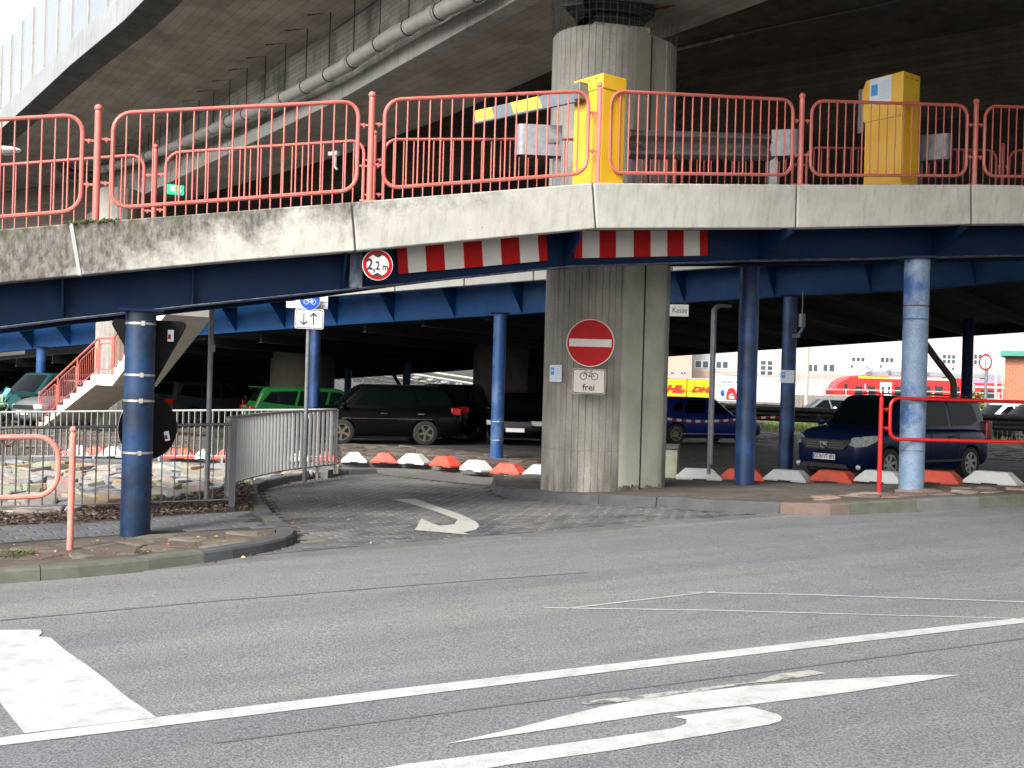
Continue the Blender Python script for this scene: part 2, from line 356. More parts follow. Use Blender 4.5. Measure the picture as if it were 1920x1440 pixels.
# ================================================================ GROUND
XS = [-400, -150, -60, -30]+[-18+.5*i for i in range(85)]+[30, 45, 80, 200, 500]
YS = [-80, -40, -15, -5]+[.5*i for i in range(101)]+[55, 62, 75, 100, 160, 300, 700]
def gridmesh(name, m, kind='structure'):
    nx = len(XS); b = MB(); vs = [(x, y, T(x, y)) for y in YS for x in XS]
    b.add(vs, [(j*nx+i, j*nx+i+1, (j+1)*nx+i+1, (j+1)*nx+i) for j in range(len(YS)-1) for i in range(nx-1)])
    return tag(b.build(name, m, smooth=True), kind=kind)
def sheet(name, poly, off, m, skirt=0, parent=None, kind=None, label=None):
    """a sheet that follows the terrain, cut on the terrain's own grid lines"""
    bm = bmesh.new(); vs = [bm.verts.new((p[0], p[1], 0)) for p in poly]
    for tri in tessellate_polygon([[Vector((p[0], p[1], 0)) for p in poly]]):
        try: bm.faces.new([vs[k] for k in tri])
        except ValueError: pass
    x0, x1 = min(p[0] for p in poly), max(p[0] for p in poly); y0, y1 = min(p[1] for p in poly), max(p[1] for p in poly)
    for ax, L, a, c in ((0, XS, x0, x1), (1, YS, y0, y1)):
        for k in L:
            if a < k < c:
                bmesh.ops.bisect_plane(bm, geom=bm.verts[:]+bm.edges[:]+bm.faces[:], plane_co=(k, 0, 0) if ax == 0 else (0, k, 0), plane_no=(1, 0, 0) if ax == 0 else (0, 1, 0))
    bmesh.ops.triangulate(bm, faces=[f for f in bm.faces if len(f.verts) > 4])
    for v in bm.verts: v.co.z = T(v.co.x, v.co.y)+off
    if skirt:
        be = [e for e in bm.edges if e.is_boundary]; r = bmesh.ops.extrude_edge_only(bm, edges=be)
        for v in r['geom']:
            if isinstance(v, bmesh.types.BMVert): v.co.z -= skirt
    bmesh.ops.recalc_face_normals(bm, faces=bm.faces)
    me = bpy.data.meshes.new(name); bm.to_mesh(me); bm.free(); me.materials.append(m)
    up = sum(1 for p in me.polygons if p.normal.z > .5); dn = sum(1 for p in me.polygons if p.normal.z < -.5)
    if dn > up: me.flip_normals()
    o = link(name, me, parent)
    if kind: o['kind'] = kind
    if label: o['label'] = label
    return o
def inside(x, y, poly):
    c = False; n = len(poly)
    for i in range(n):
        x0, y0 = poly[i][0], poly[i][1]; x1, y1 = poly[(i+1) % n][0], poly[(i+1) % n][1]
        if (y0 > y) != (y1 > y) and x < (x1-x0)*(y-y0)/(y1-y0)+x0: c = not c
    return c
def vxy(l): return [(p.x, p.y) for p in l]
gridmesh('ground', m_lot)
E_px = [(-500, 1145), (-150, 1109), (0, 1096), (155, 1084), (270, 1073), (400, 1062), (560, 1046), (720, 1032), (1020, 1007), (1240, 987), (1400, 974), (1540, 965), (1600, 963), (1700, 960), (1800, 955), (1920, 949), (2200, 936)]
E = vxy(GP(E_px))
road = [(-60, -30), (200, -30), (200, E[-1][1]+3), (30, E[-1][1]+3.5)]+E[::-1]+[(-60, 2)]
sheet('road', road, .004, m_asph, kind='structure')
def arclen(path):
    L = [0]
    for a, b in zip(path, path[1:]): L.append(L[-1]+math.hypot(b[0]-a[0], b[1]-a[1]))
    return L
def at(path, L, s):
    for i in range(len(L)-1):
        if s <= L[i+1] or i == len(L)-2:
            t = (s-L[i])/(L[i+1]-L[i]); return (lerp(path[i][0], path[i+1][0], t), lerp(path[i][1], path[i+1][1], t))
def offs(path, d):
    out = []
    for i, p in enumerate(path):
        a = path[max(i-1, 0)]; b = path[min(i+1, len(path)-1)]; tx, ty = b[0]-a[0], b[1]-a[1]; l = math.hypot(tx, ty) or 1
        out.append((p[0]-ty/l*d, p[1]+tx/l*d))
    return out
def stones_along(name, path, width, h, off, length, m, parent=None, gap=.008, lens=None, slope=.02, mats=None, jitter=.2, taper=None):
    """a row of kerb stones, each a mesh of its own; the face towards the road lies on the path, the body behind it"""
    L = arclen(path); s = 0; k = 0
    while s < L[-1]-.05:
        l = (lens[k % len(lens)] if lens else length)*(1+random.uniform(-jitter, jitter)); e = min(L[-1], s+l)
        n = max(1, int((e-s)/.25)); b = MB(); A = [at(path, L, lerp(s+gap/2, e-gap/2, i/n)) for i in range(n+1)]
        B = offs(A, width); C = offs(A, slope); C2 = offs(A, slope+.018)
        hh = random.uniform(-.004, .004)
        def hz(i):
            if not taper: return h+hh
            q = lerp(s, e, i/n)/L[-1]; return lerp(taper[0], taper[1], q)+hh*.3
        vs = []
        for i in range(n+1):
            za = T(*A[i]); zb = T(*B[i]); H = hz(i)
            vs += [(*A[i], za-.05), (*C[i], za+off+H-.02), (*C2[i], za+off+H), (*B[i], zb+off+H), (*B[i], zb-.05)]
        fs = [(i*5+j, i*5+(j+1) % 5, (i+1)*5+(j+1) % 5, (i+1)*5+j) for i in range(n) for j in range(5)]
        fs += [(0, 1, 2, 3, 4), tuple((n*5+j) for j in (4, 3, 2, 1, 0))]
        b.add(vs, fs); b.build(name, (mats[k % len(mats)] if mats else m), parent, smooth=False)
        s = e; k += 1
# gutter of flush slabs
gl = [E[i] for i in range(4, 13)]
gut = tag(bpy.data.objects.new('gutter', None), kind='structure'); COL.objects.link(gut)
stones_along('gutter_slab', gl, .30, .012, 0, 1.0, m_gutter, gut, gap=.012, slope=.004)
# left kerb round to the driveway
kb = tag(bpy.data.objects.new('kerb', None), kind='structure'); COL.objects.link(kb)
KL = vxy(GP([(-500, 1145), (-150, 1109), (0, 1096), (155, 1084), (270, 1073), (385, 1058), (440, 1049), (490, 1040), (530, 1032), (553, 1022), (562, 1010), (552, 1003)], 0))
stones_along('kerb_stone', KL[:6], .22, .11, 0, .95, m_kerb, kb, slope=.035, jitter=.1)
stones_along('kerb_stone', KL[5:], .22, .11, 0, .38, m_kerbd, kb, slope=.03, taper=(.11, .09))
KD = vxy(GP([(552, 1003), (534, 993), (512, 973), (495, 950), (484, 932), (488, 922), (506, 914), (540, 905), (594, 897), (650, 891), (708, 888)], 0))
stones_along('kerb_stone', KD[:7], .20, .09, 0, .5, m_kerbd, kb, slope=.02, mats=[m_kerbd, m_kerb, m_kerbd], taper=(.10, .12))
stones_along('kerb_stone', KD[6:], .20, .09, 0, .9, m_gutter, kb, slope=.02, taper=(.12, .10))
OFFL = .085
farkerb = vxy(GP([(708, 888), (640, 874), (500, 876), (250, 872), (0, 868), (-260, 862)], OFFL))
leftpoly = offs(KL[1:], .1)[:-3]+offs(KD, .1)[1:-1]+farkerb[1:]
sheet('pavement', leftpoly, OFFL, m_soil, skirt=.2, kind='structure')
# right island
RB = vxy(GP([(925, 905), (919, 915), (924, 926), (960, 935), (1050, 943), (1150, 949), (1260, 953), (1340, 960), (1440, 965), (1560, 968), (1700, 961), (1800, 956), (1920, 950), (2200, 937)], 0))
OFFR = .14
island_back = vxy(GP([(2250, 915), (1920, 911), (1600, 907), (1420, 904), (1280, 901), (1150, 893), (1010, 886), (935, 894)], OFFR))
def Hr(px): return interp([(900, .15), (960, .13), (1050, .04), (1250, .05), (1380, .15), (2200, .15)], px)
stones_along('kerb_stone', RB[:4], .18, .12, 0, .22, m_kerbd, kb, slope=.03, taper=(.15, .13))
stones_along('kerb_stone', RB[3:8], .16, .12, 0, .9, m_kerbd, kb, slope=.03, taper=(.13, .145))
stones_along('kerb_stone', RB[7:], .20, .15, 0, .8, m_kerb, kb, slope=.03, mats=[m_kerbd, m_kerbr, m_kerb, m_gutter, m_kerb], jitter=.3)
sheet('pavement', offs(RB, .1)+island_back, OFFR, m_island, skirt=.3, kind='structure')
# strips in front of the blocks (lane)
lane = vxy(GP([(560, 893), (640, 888), (705, 889), (918, 911), (925, 903), (1012, 897), (1012, 889), (893, 884), (835, 877), (776, 871), (640, 871), (560, 873)], 0))
sheet('lane', lane, .006, m_lane, kind='structure')
# driveway base and its pavers
drive = [KD[0]]+KD[1:]+vxy(GP([(800, 894), (919, 912)], 0))+RB[2:]
DRV = vxy(GP([(552, 1003), (534, 993), (512, 973), (495, 950), (484, 932), (488, 922), (506, 914), (540, 905), (594, 897), (650, 891), (708, 889), (919, 913), (924, 926), (960, 935), (1050, 943), (1150, 949), (1260, 953), (1340, 960), (1440, 965), (1535, 966)]))
DRV += offs(gl, .3)[::-1][1:]+[(KL[-3][0], KL[-3][1])]
sheet('driveway', DRV, .002, m_joint, kind='structure')
drv = [o for o in COL.objects if o.name.startswith('driveway')][-1]
def pavers(parent, poly, off, m, l, w, ang, h=.024, gap=.02, cap=300, bond=True):
    xs = [p[0] for p in poly]; ys = [p[1] for p in poly]; ca, sa = math.cos(ang), math.sin(ang); c0 = (sum(xs)/len(xs), sum(ys)/len(ys))
    R = max(max(xs)-min(xs), max(ys)-min(ys)); cand = []
    for i in range(int(-R/l)-1, int(R/l)+2):
        for j in range(int(-R/w)-1, int(R/w)+2):
            u = (i+(.5 if (j % 2 and bond) else 0))*l; v = j*w; x = c0[0]+u*ca-v*sa; y = c0[1]+u*sa+v*ca
            if all(inside(x+du*ca-dv*sa, y+du*sa+dv*ca, poly) for du, dv in ((l*.3, 0), (-l*.3, 0), (0, w*.3), (0, -w*.3))): cand.append((x, y))
    cand.sort(key=lambda p: p[1])
    def geo(b, M):
        a, c, d = (l-gap)/2, (w-gap)/2, .008
        b.add([(-a, -c, -.01), (a, -c, -.01), (a, c, -.01), (-a, c, -.01), (-a, -c, h-.006), (a, -c, h-.006), (a, c, h-.006), (-a, c, h-.006), (-a+d, -c+d, h), (a-d, -c+d, h), (a-d, c-d, h), (-a+d, c-d, h)],
              [(0, 1, 5, 4), (1, 2, 6, 5), (2, 3, 7, 6), (3, 0, 4, 7), (4, 5, 9, 8), (5, 6, 10, 9), (6, 7, 11, 10), (7, 4, 8, 11), (8, 9, 10, 11)], M)
    b = MB(); geo(b, None); me = b.mesh('paver', m)
    rest = MB()
    for k, (x, y) in enumerate(cand):
        e = .2; n = Vector((-(T(x+e, y)-T(x-e, y))/(2*e), -(T(x, y+e)-T(x, y-e))/(2*e), 1)).normalized()
        M = Matrix.Translation((x, y, T(x, y)+off+random.uniform(-.0025, .0025))) @ n.to_track_quat('Z', 'Y').to_matrix().to_4x4() @ Matrix.Rotation(ang+random.uniform(-.01, .01), 4, 'Z')
        # track quat spins freely about n: rebuild with a fixed heading
        xa = Vector((math.cos(ang), math.sin(ang), 0)); xa = (xa-n*xa.dot(n)).normalized(); ya = n.cross(xa)
        M = Matrix((( xa.x, ya.x, n.x, x), (xa.y, ya.y, n.y, y), (xa.z, ya.z, n.z, T(x, y)+off+random.uniform(-.0025, .0025)), (0, 0, 0, 1)))
        if k < cap:
            o = link('paver', me, parent); o.matrix_world = M
        else: geo(rest, M)
    if rest.v: tag(rest.build('pavers', m, parent), kind='stuff')
RANG = math.atan2(ey, ex)
pavers(drv, DRV, -.014, m_pavd, .24, .12, RANG+.12)
# left sidewalk pavers
SWP = [(-260, 1010), (0, 988), (225, 977), (282, 971), (425, 962), (470, 960), (500, 985), (512, 992), (420, 994), (300, 1000), (200, 1006), (100, 1013), (0, 1021), (-260, 1040)]
SW = vxy(GP(SWP, OFFL))
sidew = sheet('sidewalk', SW, OFFL+.003, m_joint, kind='structure')
pavers(sidew, SW, OFFL-.012, m_pavl, .26, .18, math.atan2(SW[4][1]-SW[1][1], SW[4][0]-SW[1][0]))

def voronoi(poly, cell, jit=.42, shrink=.012, stretch=(1, 1), ang=0):
    xs = [p[0] for p in poly]; ys = [p[1] for p in poly]; c0 = (sum(xs)/len(xs), sum(ys)/len(ys)); R = max(max(xs)-min(xs), max(ys)-min(ys))
    ca, sa = math.cos(ang), math.sin(ang); pts = {}
    ni, nj = int(R/cell/stretch[0])+2, int(R/cell/stretch[1])+2
    for i in range(-ni, ni+1):
        for j in range(-nj, nj+1):
            pts[(i, j)] = ((i+.5*(j % 2)+random.uniform(-jit, jit))*cell*stretch[0], (j+random.uniform(-jit, jit))*cell*stretch[1])
    out = []
    for (i, j), p in pts.items():
        x = c0[0]+p[0]*ca-p[1]*sa; y = c0[1]+p[0]*sa+p[1]*ca
        if not inside(x, y, poly): continue
        S = cell*max(stretch)*1.2; cl = [(p[0]-S, p[1]-S), (p[0]+S, p[1]-S), (p[0]+S, p[1]+S), (p[0]-S, p[1]+S)]
        for a in (-2, -1, 0, 1, 2):
            for b in (-2, -1, 0, 1, 2):
                q = pts.get((i+a, j+b))
                if not q or (a == 0 and b == 0): continue
                mx, my = (p[0]+q[0])/2, (p[1]+q[1])/2; nx, ny = q[0]-p[0], q[1]-p[1]; l = math.hypot(nx, ny); nx /= l; ny /= l
                mx -= nx*shrink; my -= ny*shrink; new = []
                for k in range(len(cl)):
                    A, B = cl[k], cl[(k+1) % len(cl)]; da = (A[0]-mx)*nx+(A[1]-my)*ny; db = (B[0]-mx)*nx+(B[1]-my)*ny
                    if da <= 0: new.append(A)
                    if da*db < 0:
                        t = da/(da-db); new.append((lerp(A[0], B[0], t), lerp(A[1], B[1], t)))
                cl = new
                if len(cl) < 3: break
            if len(cl) < 3: break
        if len(cl) >= 3:
            pl = []
            for u, v in cl:
                X, Y_ = c0[0]+u*ca-v*sa, c0[1]+u*sa+v*ca
                for _ in range(12):
                    if inside(X, Y_, poly): break
                    X, Y_ = lerp(X, x, .15), lerp(Y_, y, .15)
                pl.append((X, Y_))
            out.append((x, y, pl))
    return out
def stonefield(parent, name, poly, off, cell, mats, h=.04, tilt=.1, cap=300, rest='stones', **kw):
    cells = voronoi(poly, cell, **kw); cells.sort(key=lambda c: c[1]); rb = MB()
    for k, (x, y, pl) in enumerate(cells):
        b = MB() if k < cap else rb
        tx, ty = random.gauss(0, tilt), random.gauss(0, tilt); hh = h*random.uniform(.6, 1.3); n = len(pl); z0 = T(x, y)+off
        def top(p, s): 
            X, Y = lerp(x, p[0], s), lerp(y, p[1], s); return (X, Y, z0+hh+(X-x)*tx+(Y-y)*ty+(0 if s < .95 else -.012)+random.uniform(-.004, .004))
        vs = [(p[0], p[1], z0-.04) for p in pl]+[top(p, 1) for p in pl]+[top(p, .82) for p in pl]
        fs = [(i, (i+1) % n, n+(i+1) % n, n+i) for i in range(n)]+[(n+i, n+(i+1) % n, 2*n+(i+1) % n, 2*n+i) for i in range(n)]+[tuple(range(2*n, 3*n))]
        mi = random.randrange(len(mats))
        b.add(vs, fs, mi=mi if k >= cap else 0)
        if k < cap: b.build(name, mats[mi], parent)
    if rb.v: tag(rb.build(rest, mats, parent), kind='stuff')
stp = vxy(GP([(-140, 952), (0, 962), (32, 969), (125, 961), (225, 947), (337, 933), (410, 918), (436, 905), (500, 893), (560, 884), (640, 875), (500, 877), (250, 873), (0, 869), (-140, 866)], OFFL))
stp = [(p[0], p[1]) for p in stp]
emb = tag(bpy.data.objects.new('stone_embankment', None), kind='structure'); COL.objects.link(emb)
stonefield(emb, 'stone', stp, OFFL, .33, m_stone, h=.05, tilt=.13, shrink=.007, stretch=(1, 1.3), ang=.3)
# right of the curved fence a wedge of the same stones
wed = vxy(GP([(440, 916), (470, 905), (520, 896), (590, 889), (650, 884), (640, 878), (600, 877), (530, 887), (470, 897)], OFFL))
stonefield(emb, 'stone', wed, OFFL, .32, m_stone, h=.05, tilt=.12, shrink=.008, ang=.3)
# rough stone strips along the kerbs
rs = vxy(GP([(-260, 1075), (-100, 1060), (0, 1052), (150, 1047), (300, 1040), (420, 1028), (500, 1012), (512, 996), (420, 998), (300, 1004), (200, 1010), (100, 1017), (0, 1026), (-260, 1046)], OFFL))
rst = sheet('stone_strip', rs, OFFL+.002, m_soil, kind='structure')
stonefield(rst, 'stone', rs, OFFL-.012, .34, m_rub, h=.022, tilt=.04, shrink=.006, stretch=(1.5, .8), ang=.35)
rs2 = vxy(GP([(1500, 939), (1580, 938), (1700, 933), (1920, 922), (2200, 911), (2200, 905), (1920, 912), (1740, 916), (1620, 923), (1520, 931)], OFFR))
rst2 = sheet('stone_strip', rs2, OFFR+.002, m_soil, kind='structure')
stonefield(rst2, 'stone', rs2, OFFR-.012, .34, m_rubr, h=.026, tilt=.05, shrink=.008, stretch=(1.4, .8), ang=.4)
rs3 = vxy(GP([(930, 904), (1010, 906), (1012, 914), (1050, 921), (1180, 924), (1245, 915), (1290, 917), (1210, 929), (1050, 929), (960, 919)], OFFR))
0 and stonefield(rst2, 'stone', rs3, OFFR-.018, .16, m_rub, h=.03, tilt=.05, shrink=.008, stretch=(1.4, .8), ang=.3)
# cobbled strips out in the lot
for pl in ([(640, 869), (760, 866), (900, 868), (1010, 880), (1010, 866), (930, 852), (800, 840), (640, 832)], [(1415, 829), (1492, 834), (1492, 806), (1415, 803)], [(1840, 862), (1990, 868), (1990, 836), (1840, 830)], [(-100, 856), (400, 858), (400, 800), (-100, 796)]):
    pw = vxy(GP(pl)); ob = sheet('cobbled_strip', pw, .003, m_soil, kind='structure')
    stonefield(ob, 'cobblestone', pw, -.005, .4 if pl[0][0] > 0 else .55, m_rub, h=.03, tilt=.03, cap=60, rest='cobblestones', stretch=(1.3, .8), ang=-.6)
# ---- road markings (flat paint, 4 mm sheets)
def mark(name, px, m=m_white, off=.008, label=None):
    o = sheet(name, vxy(GP(px)), off, m); tag(o, kind='structure'); return o
mark('lane_line', [(-200, 1424), (0, 1401), (290, 1366), (700, 1316), (1200, 1255), (1600, 1207), (1920, 1170), (2150, 1143), (3000, 1050), (3000, 1045), (2150, 1134), (1920, 1160), (1600, 1195), (1200, 1241), (700, 1299), (290, 1348), (0, 1386), (-200, 1408)])
mark('painted_box', [(46, 1379), (0, 1321), (-160, 1130), (-160, 1178), (0, 1184), (76, 1183), (79, 1189), (72, 1196), (95, 1198), (122, 1222), (160, 1248), (200, 1278), (240, 1312), (270, 1332), (294, 1349)], off=.010)
mark('road_arrow', [(835, 1398), (960, 1381), (1240, 1340), (1400, 1325), (1560, 1305), (1690, 1286), (1800, 1268), (1720, 1268), (1560, 1277), (1400, 1289), (1225, 1310), (1130, 1327), (960, 1370)])
mark('road_arrow', [(700, 1447), (760, 1436), (960, 1411), (1260, 1369), (1285, 1361), (1288, 1352), (1262, 1347), (1400, 1327), (1430, 1334), (1460, 1343), (1467, 1350), (1462, 1356), (1440, 1362), (1150, 1410), (960, 1436), (700, 1480)])
mark('worn_road_marking', [(1088, 1321), (1100, 1324), (1180, 1317), (1260, 1307), (1400, 1285), (1400, 1282), (1250, 1300), (1120, 1315)], m_wornp)
mark('worn_road_marking', [(1400, 1284), (1450, 1280), (1550, 1265), (1520, 1259), (1460, 1266)], m_wornp)
mark('paint_tyre_trace', [(1060, 1142), (1340, 1110), (1342, 1111), (1062, 1143.8)])
mark('paint_tyre_trace', [(1290, 1111.5), (1500, 1115.5), (1920, 1129.5), (1920, 1131), (1500, 1117), (1290, 1112.9)])
mark('paint_tyre_trace', [(1020, 1140.5), (1340, 1145.5), (1640, 1154), (1920, 1161.5), (1920, 1162.7), (1640, 1155.2), (1340, 1147), (1020, 1142.2)])
mark('asphalt_seam', [(0, 1164), (400, 1128), (900, 1088), (1100, 1074), (1100, 1075), (900, 1089.3), (400, 1129.5), (0, 1165.5)], m_seam, .007)
mark('asphalt_seam', [(400, 1394), (960, 1321), (1500, 1252), (1920, 1198), (1920, 1200), (1500, 1254), (960, 1323.5), (400, 1397)], m_seam, .007)
# driveway arrow on the pavers
dof = .014
o = sheet('driveway_arrow', vxy(GP([(737, 938), (778, 937), (860, 965), (892, 980), (899, 988), (893, 995), (868, 1001), (886, 1005), (856, 1003), (778, 996), (790, 974), (812, 984), (824, 988), (852, 985), (858, 976), (800, 955)])), dof, m_arrow)
tag(o, kind='structure')
# mulch, leaves, moss, grass
def flakes(name, poly, n, off, mats, s=(.02, .06), flat=.6, zr=(.005, .05)):
    b = MB(); xs = [p[0] for p in poly]; ys = [p[1] for p in poly]; c = 0
    while c < n:
        x, y = random.uniform(min(xs), max(xs)), random.uniform(min(ys), max(ys))
        if not inside(x, y, poly): continue
        a, l, w = random.uniform(0, 6.28), random.uniform(*s), random.uniform(s[0]*.4, s[0]*1.2)
        M = Matrix.Translation((x, y, T(x, y)+off+random.uniform(*zr))) @ Matrix.Rotation(a, 4, 'Z') @ Matrix.Rotation(random.gauss(0, flat), 4, 'X') @ Matrix.Rotation(random.gauss(0, flat*.6), 4, 'Y')
        b.add([(-l/2, 0, 0), (0, -w/2, w*.15), (l/2, 0, 0), (0, w/2, w*.15)], [(0, 1, 2), (0, 2, 3)], M, mi=random.randrange(len(mats))); c += 1
    return tag(b.build(name, mats), kind='stuff')
mul_p = vxy(GP([(-200, 1000), (0, 987), (225, 976), (282, 970), (425, 961), (470, 958), (478, 935), (470, 912), (438, 905), (410, 920), (337, 934), (225, 948), (125, 963), (32, 972), (0, 962), (-200, 985)], OFFL))
flakes('bark_mulch', mul_p, 7000, OFFL, m_mulch, (.03, .09), .5)
flakes('fallen_leaves', vxy(GP([(555, 1008), (540, 985), (500, 945), (492, 925), (560, 902), (640, 893), (660, 896), (560, 912), (515, 930), (530, 955), (560, 985), (580, 1015), (440, 1056), (400, 1064), (380, 1060), (540, 1035)])), 130, .01, [m_leafy, m_leafo, m_mulch[1]], (.03, .06), .4, (.005, .02))
flakes('fallen_leaves', vxy(GP([(600, 1030), (1500, 962), (1300, 955), (960, 935), (700, 900), (560, 960)])), 70, .014, [m_leafy, m_mulch[1], m_white], (.02, .04), .3, (.003, .01))
flakes('fallen_leaves', vxy(GP([(1235, 946), (1275, 946), (1275, 952), (1235, 952)])), 14, .02, [m_leafy], (.08, .16), .4, (.005, .04))
flakes('fallen_leaves', vxy(GP([(-50, 1050), (250, 1050), (500, 1015), (500, 1005), (250, 1010), (-50, 1030)], OFFL)), 90, OFFL, [m_leafy, m_mulch[1], m_leafo, m_mulch[2]], (.02, .05), .3, (.02, .03))
for pp, n in (([(0, 962), (32, 970), (20, 975), (-40, 972), (-40, 962)], 1500), ([(440, 905), (480, 902), (486, 925), (480, 950), (470, 930)], 900), ([(0, 1040), (60, 1036), (75, 1042), (30, 1048), (0, 1048)], 350), ([(255, 1036), (285, 1037), (270, 1042), (250, 1041)], 120)):
    flakes('moss_patch', vxy(GP(pp, OFFL)), n, OFFL, [m_moss], (.015, .035), .8, (.01, .03))

# ================================================================ ACCESS RAMP (near)
YR = [(178, 11.17), (697, 12.0), (1130, 12.96), (1511, 14.29), (1838, 15.2)]
def Yr(px): return interp([(-300, 10.45)]+YR+[(2400, 16.6)], px, True)
TOP = [(-260, 452), (0, 430), (133, 419), (400, 399), (660, 379), (1112, 343), (1495, 346), (1822, 346), (2200, 350)]
BOT = [(-260, 562), (0, 530), (150, 516), (400, 492), (668, 470), (1118, 428), (1493, 427), (1822, 420), (2200, 416)]
def top3(px, back=0): return P(px, interp(TOP, px), Yr(px)+back)
def bot3(px, back=0): return P(px, interp(BOT, px), Yr(px)+back)
joints = [(-260, -260), (-60, -50), (133, 149), (660, 667), (1112, 1118), (1495, 1493), (1822, 1822), (2200, 2198)]
ramp_o = empty('access_ramp', 'curving concrete-edged parking ramp with weathered pale fascia panels above the blue steel beam', 'ramp', (0, 0, 0))
def ribbon_dir(px):
    a, b = top3(px-40), top3(px+40); d = (b-a); d.z = 0; d.normalize(); return d, Vector((-d.y, d.x, 0))   # along, away from camera
def solid(front_top, front_bot, back_top, back_bot, name, m, parent, uv=False):
    n = len(front_top); b = MB(); b.add(list(front_top)+list(front_bot)+list(back_bot)+list(back_top), [])
    for i in range(n-1):
        for k in range(4):
            j = (k+1) % 4; b.f.append([k*n+i, k*n+i+1, j*n+i+1, j*n+i])
    b.f += [[0, n, 2*n, 3*n], [n-1, 4*n-1, 3*n-1, 2*n-1]]
    me = b.mesh(name, m)
    if uv:
        ul = me.uv_layers.new(name='uv'); X = [v.x for v in b.v]
        for lp in me.loops:
            k = lp.vertex_index // n; ul.data[lp.index].uv = (b.v[lp.vertex_index].x, 1 if k in (0, 3) else 0)
    o = link(name, me, parent); bv = o.modifiers.new('b', 'BEVEL'); bv.width = .012; bv.segments = 2; bv.limit_method = 'ANGLE'; bv.angle_limit = math.radians(50)
    return o
m_join = mat('joint_sealant', (.16, .16, .15), .8, var=.2, scale=10); m_join2 = mat('pale_joint_mortar', (.45, .47, .46), .8, var=.1)
for i in range(len(joints)-1):
    (t0, b0), (t1, b1) = joints[i], joints[i+1]; n = 6
    ft = []; fb = []; bt = []; bb = []
    g = 2.0
    for k in range(n+1):
        a = k/n; pt = lerp(t0+g, t1-g, a); pb = lerp(b0+g, b1-g, a)
        A = top3(pt); B = bot3(pb, .10); d, w = ribbon_dir(pt)
        ft.append(A); fb.append(B); bt.append(A+w*.32); bb.append(Vector((B.x, B.y, B.z))+w*.22)
    solid(ft, fb, bt, bb, 'fascia_panel', m_fas, ramp_o, True)
for (t0, b0) in joints[1:-1]:
    A = top3(t0, .03); B = bot3(b0, .13); d, w = ribbon_dir(t0)
    b = MB(); e = d*.018
    if t0 == 133: A = top3(t0, -.006); B = bot3(b0, .094)
    b.add([A-e, A+e, B+e, B-e, A-e+w*.2, A+e+w*.2, B+e+w*.2, B-e+w*.2], [(0, 1, 2, 3), (0, 4, 5, 1), (4, 7, 6, 5), (0, 3, 7, 4), (1, 5, 6, 2), (3, 2, 6, 7)])
    b.build('joint_filler', m_join2 if t0 == 133 else m_join, ramp_o)
# deck slab
pxs = [-260, 0, 178, 400, 697, 900, 1130, 1300, 1511, 1700, 1838, 2200]
ft = []; fb = []; bt = []; bb = []
for px in pxs:
    A = top3(px); d, w = ribbon_dir(px); a = A+w*.33; c = A+w*2.95
    a.z -= .22; c.z -= .22; ft.append(a); bt.append(c); fb.append(a-Vector((0, 0, .18))); bb.append(c-Vector((0, 0, .18)))
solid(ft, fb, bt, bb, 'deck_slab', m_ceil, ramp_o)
# near girder: web, flange, cantilever gussets
BB = [(-260, 640), (0, 613), (120, 598), (360, 572), (660, 541), (1060, 499), (1410, 488), (1700, 483), (1920, 478), (2200, 476)]
def cant(px): return interp([(-260, .3), (600, .34), (1060, .6), (1200, .78), (2200, .78)], px)
def webp(px, dz=0, dback=0):
    Y = Yr(px)+cant(px)+.1+dback; p = P(px, interp(BB, px), Y); p.z += dz; return p
def webtop(px):
    p = webp(px); q = P(px, interp(BOT, px)-4, p.y); return Vector((p.x, p.y, max(q.z, p.z+.28)+.10))
gx = [-260, 0, 120, 250, 360, 500, 660, 860, 1060, 1200, 1410, 1560, 1700, 1920, 2200]
gird = MB(); A = [webtop(p) for p in gx]; B = [webp(p) for p in gx]; W = [ribbon_dir(p)[1] for p in gx]
solid(A, B, [a+w*.014 for a, w in zip(A, W)], [b_+w*.014 for b_, w in zip(B, W)], 'girder_web', m_blue, ramp_o)
m_flange = mat('flange_edge', (.10, .12, .14), .5, .3, var=.4, scale=6, col2=(.02, .04, .10), f2=(.45, .6), s2=8)
solid([b_-w*.10 for b_, w in zip(B, W)], [b_-w*.10-Vector((0, 0, .016)) for b_, w in zip(B, W)], [b_+w*.11 for b_, w in zip(B, W)], [b_+w*.11-Vector((0, 0, .016)) for b_, w in zip(B, W)], 'bottom_flange', m_flange, ramp_o)
for px in (118, 640, 1055, 1420, 1745):
    w0 = webp(px); wt = webtop(px); d, w = ribbon_dir(px); c = cant(px)-.02
    o_ = Vector((wt.x, wt.y, bot3(px).z+.0))-w*(c-.04)
    b = MB(); e = d*.006
    b.add([w0-e, wt-e, o_-e, w0+e, wt+e, o_+e], [(0, 1, 2), (5, 4, 3), (0, 2, 5, 3), (0, 3, 4, 1), (1, 4, 5, 2)])
    e2 = d*.05; q0 = w0-w*.0; 
    b.add([w0-w*.08-e2*.2, o_-e2*.2, o_+e2*.2, w0-w*.08+e2*.2], [(0, 1, 2, 3)])
    b.build('gusset_plate', m_blue, ramp_o)
for px in (360, 664):
    w0 = webp(px); wt = webtop(px); d, w = ribbon_dir(px); b = MB(); e = d*(.008 if px == 360 else .07)
    b.add([w0-e, w0+e, wt+e, wt-e, w0-e-w*.1, w0+e-w*.1, wt+e-w*.1, wt-e-w*.1], [(0, 1, 2, 3), (4, 7, 6, 5), (0, 4, 5, 1), (1, 5, 6, 2), (2, 6, 7, 3), (3, 7, 4, 0)])
    b.build('stiffener_plate', m_flange if px == 664 else m_blue, ramp_o)
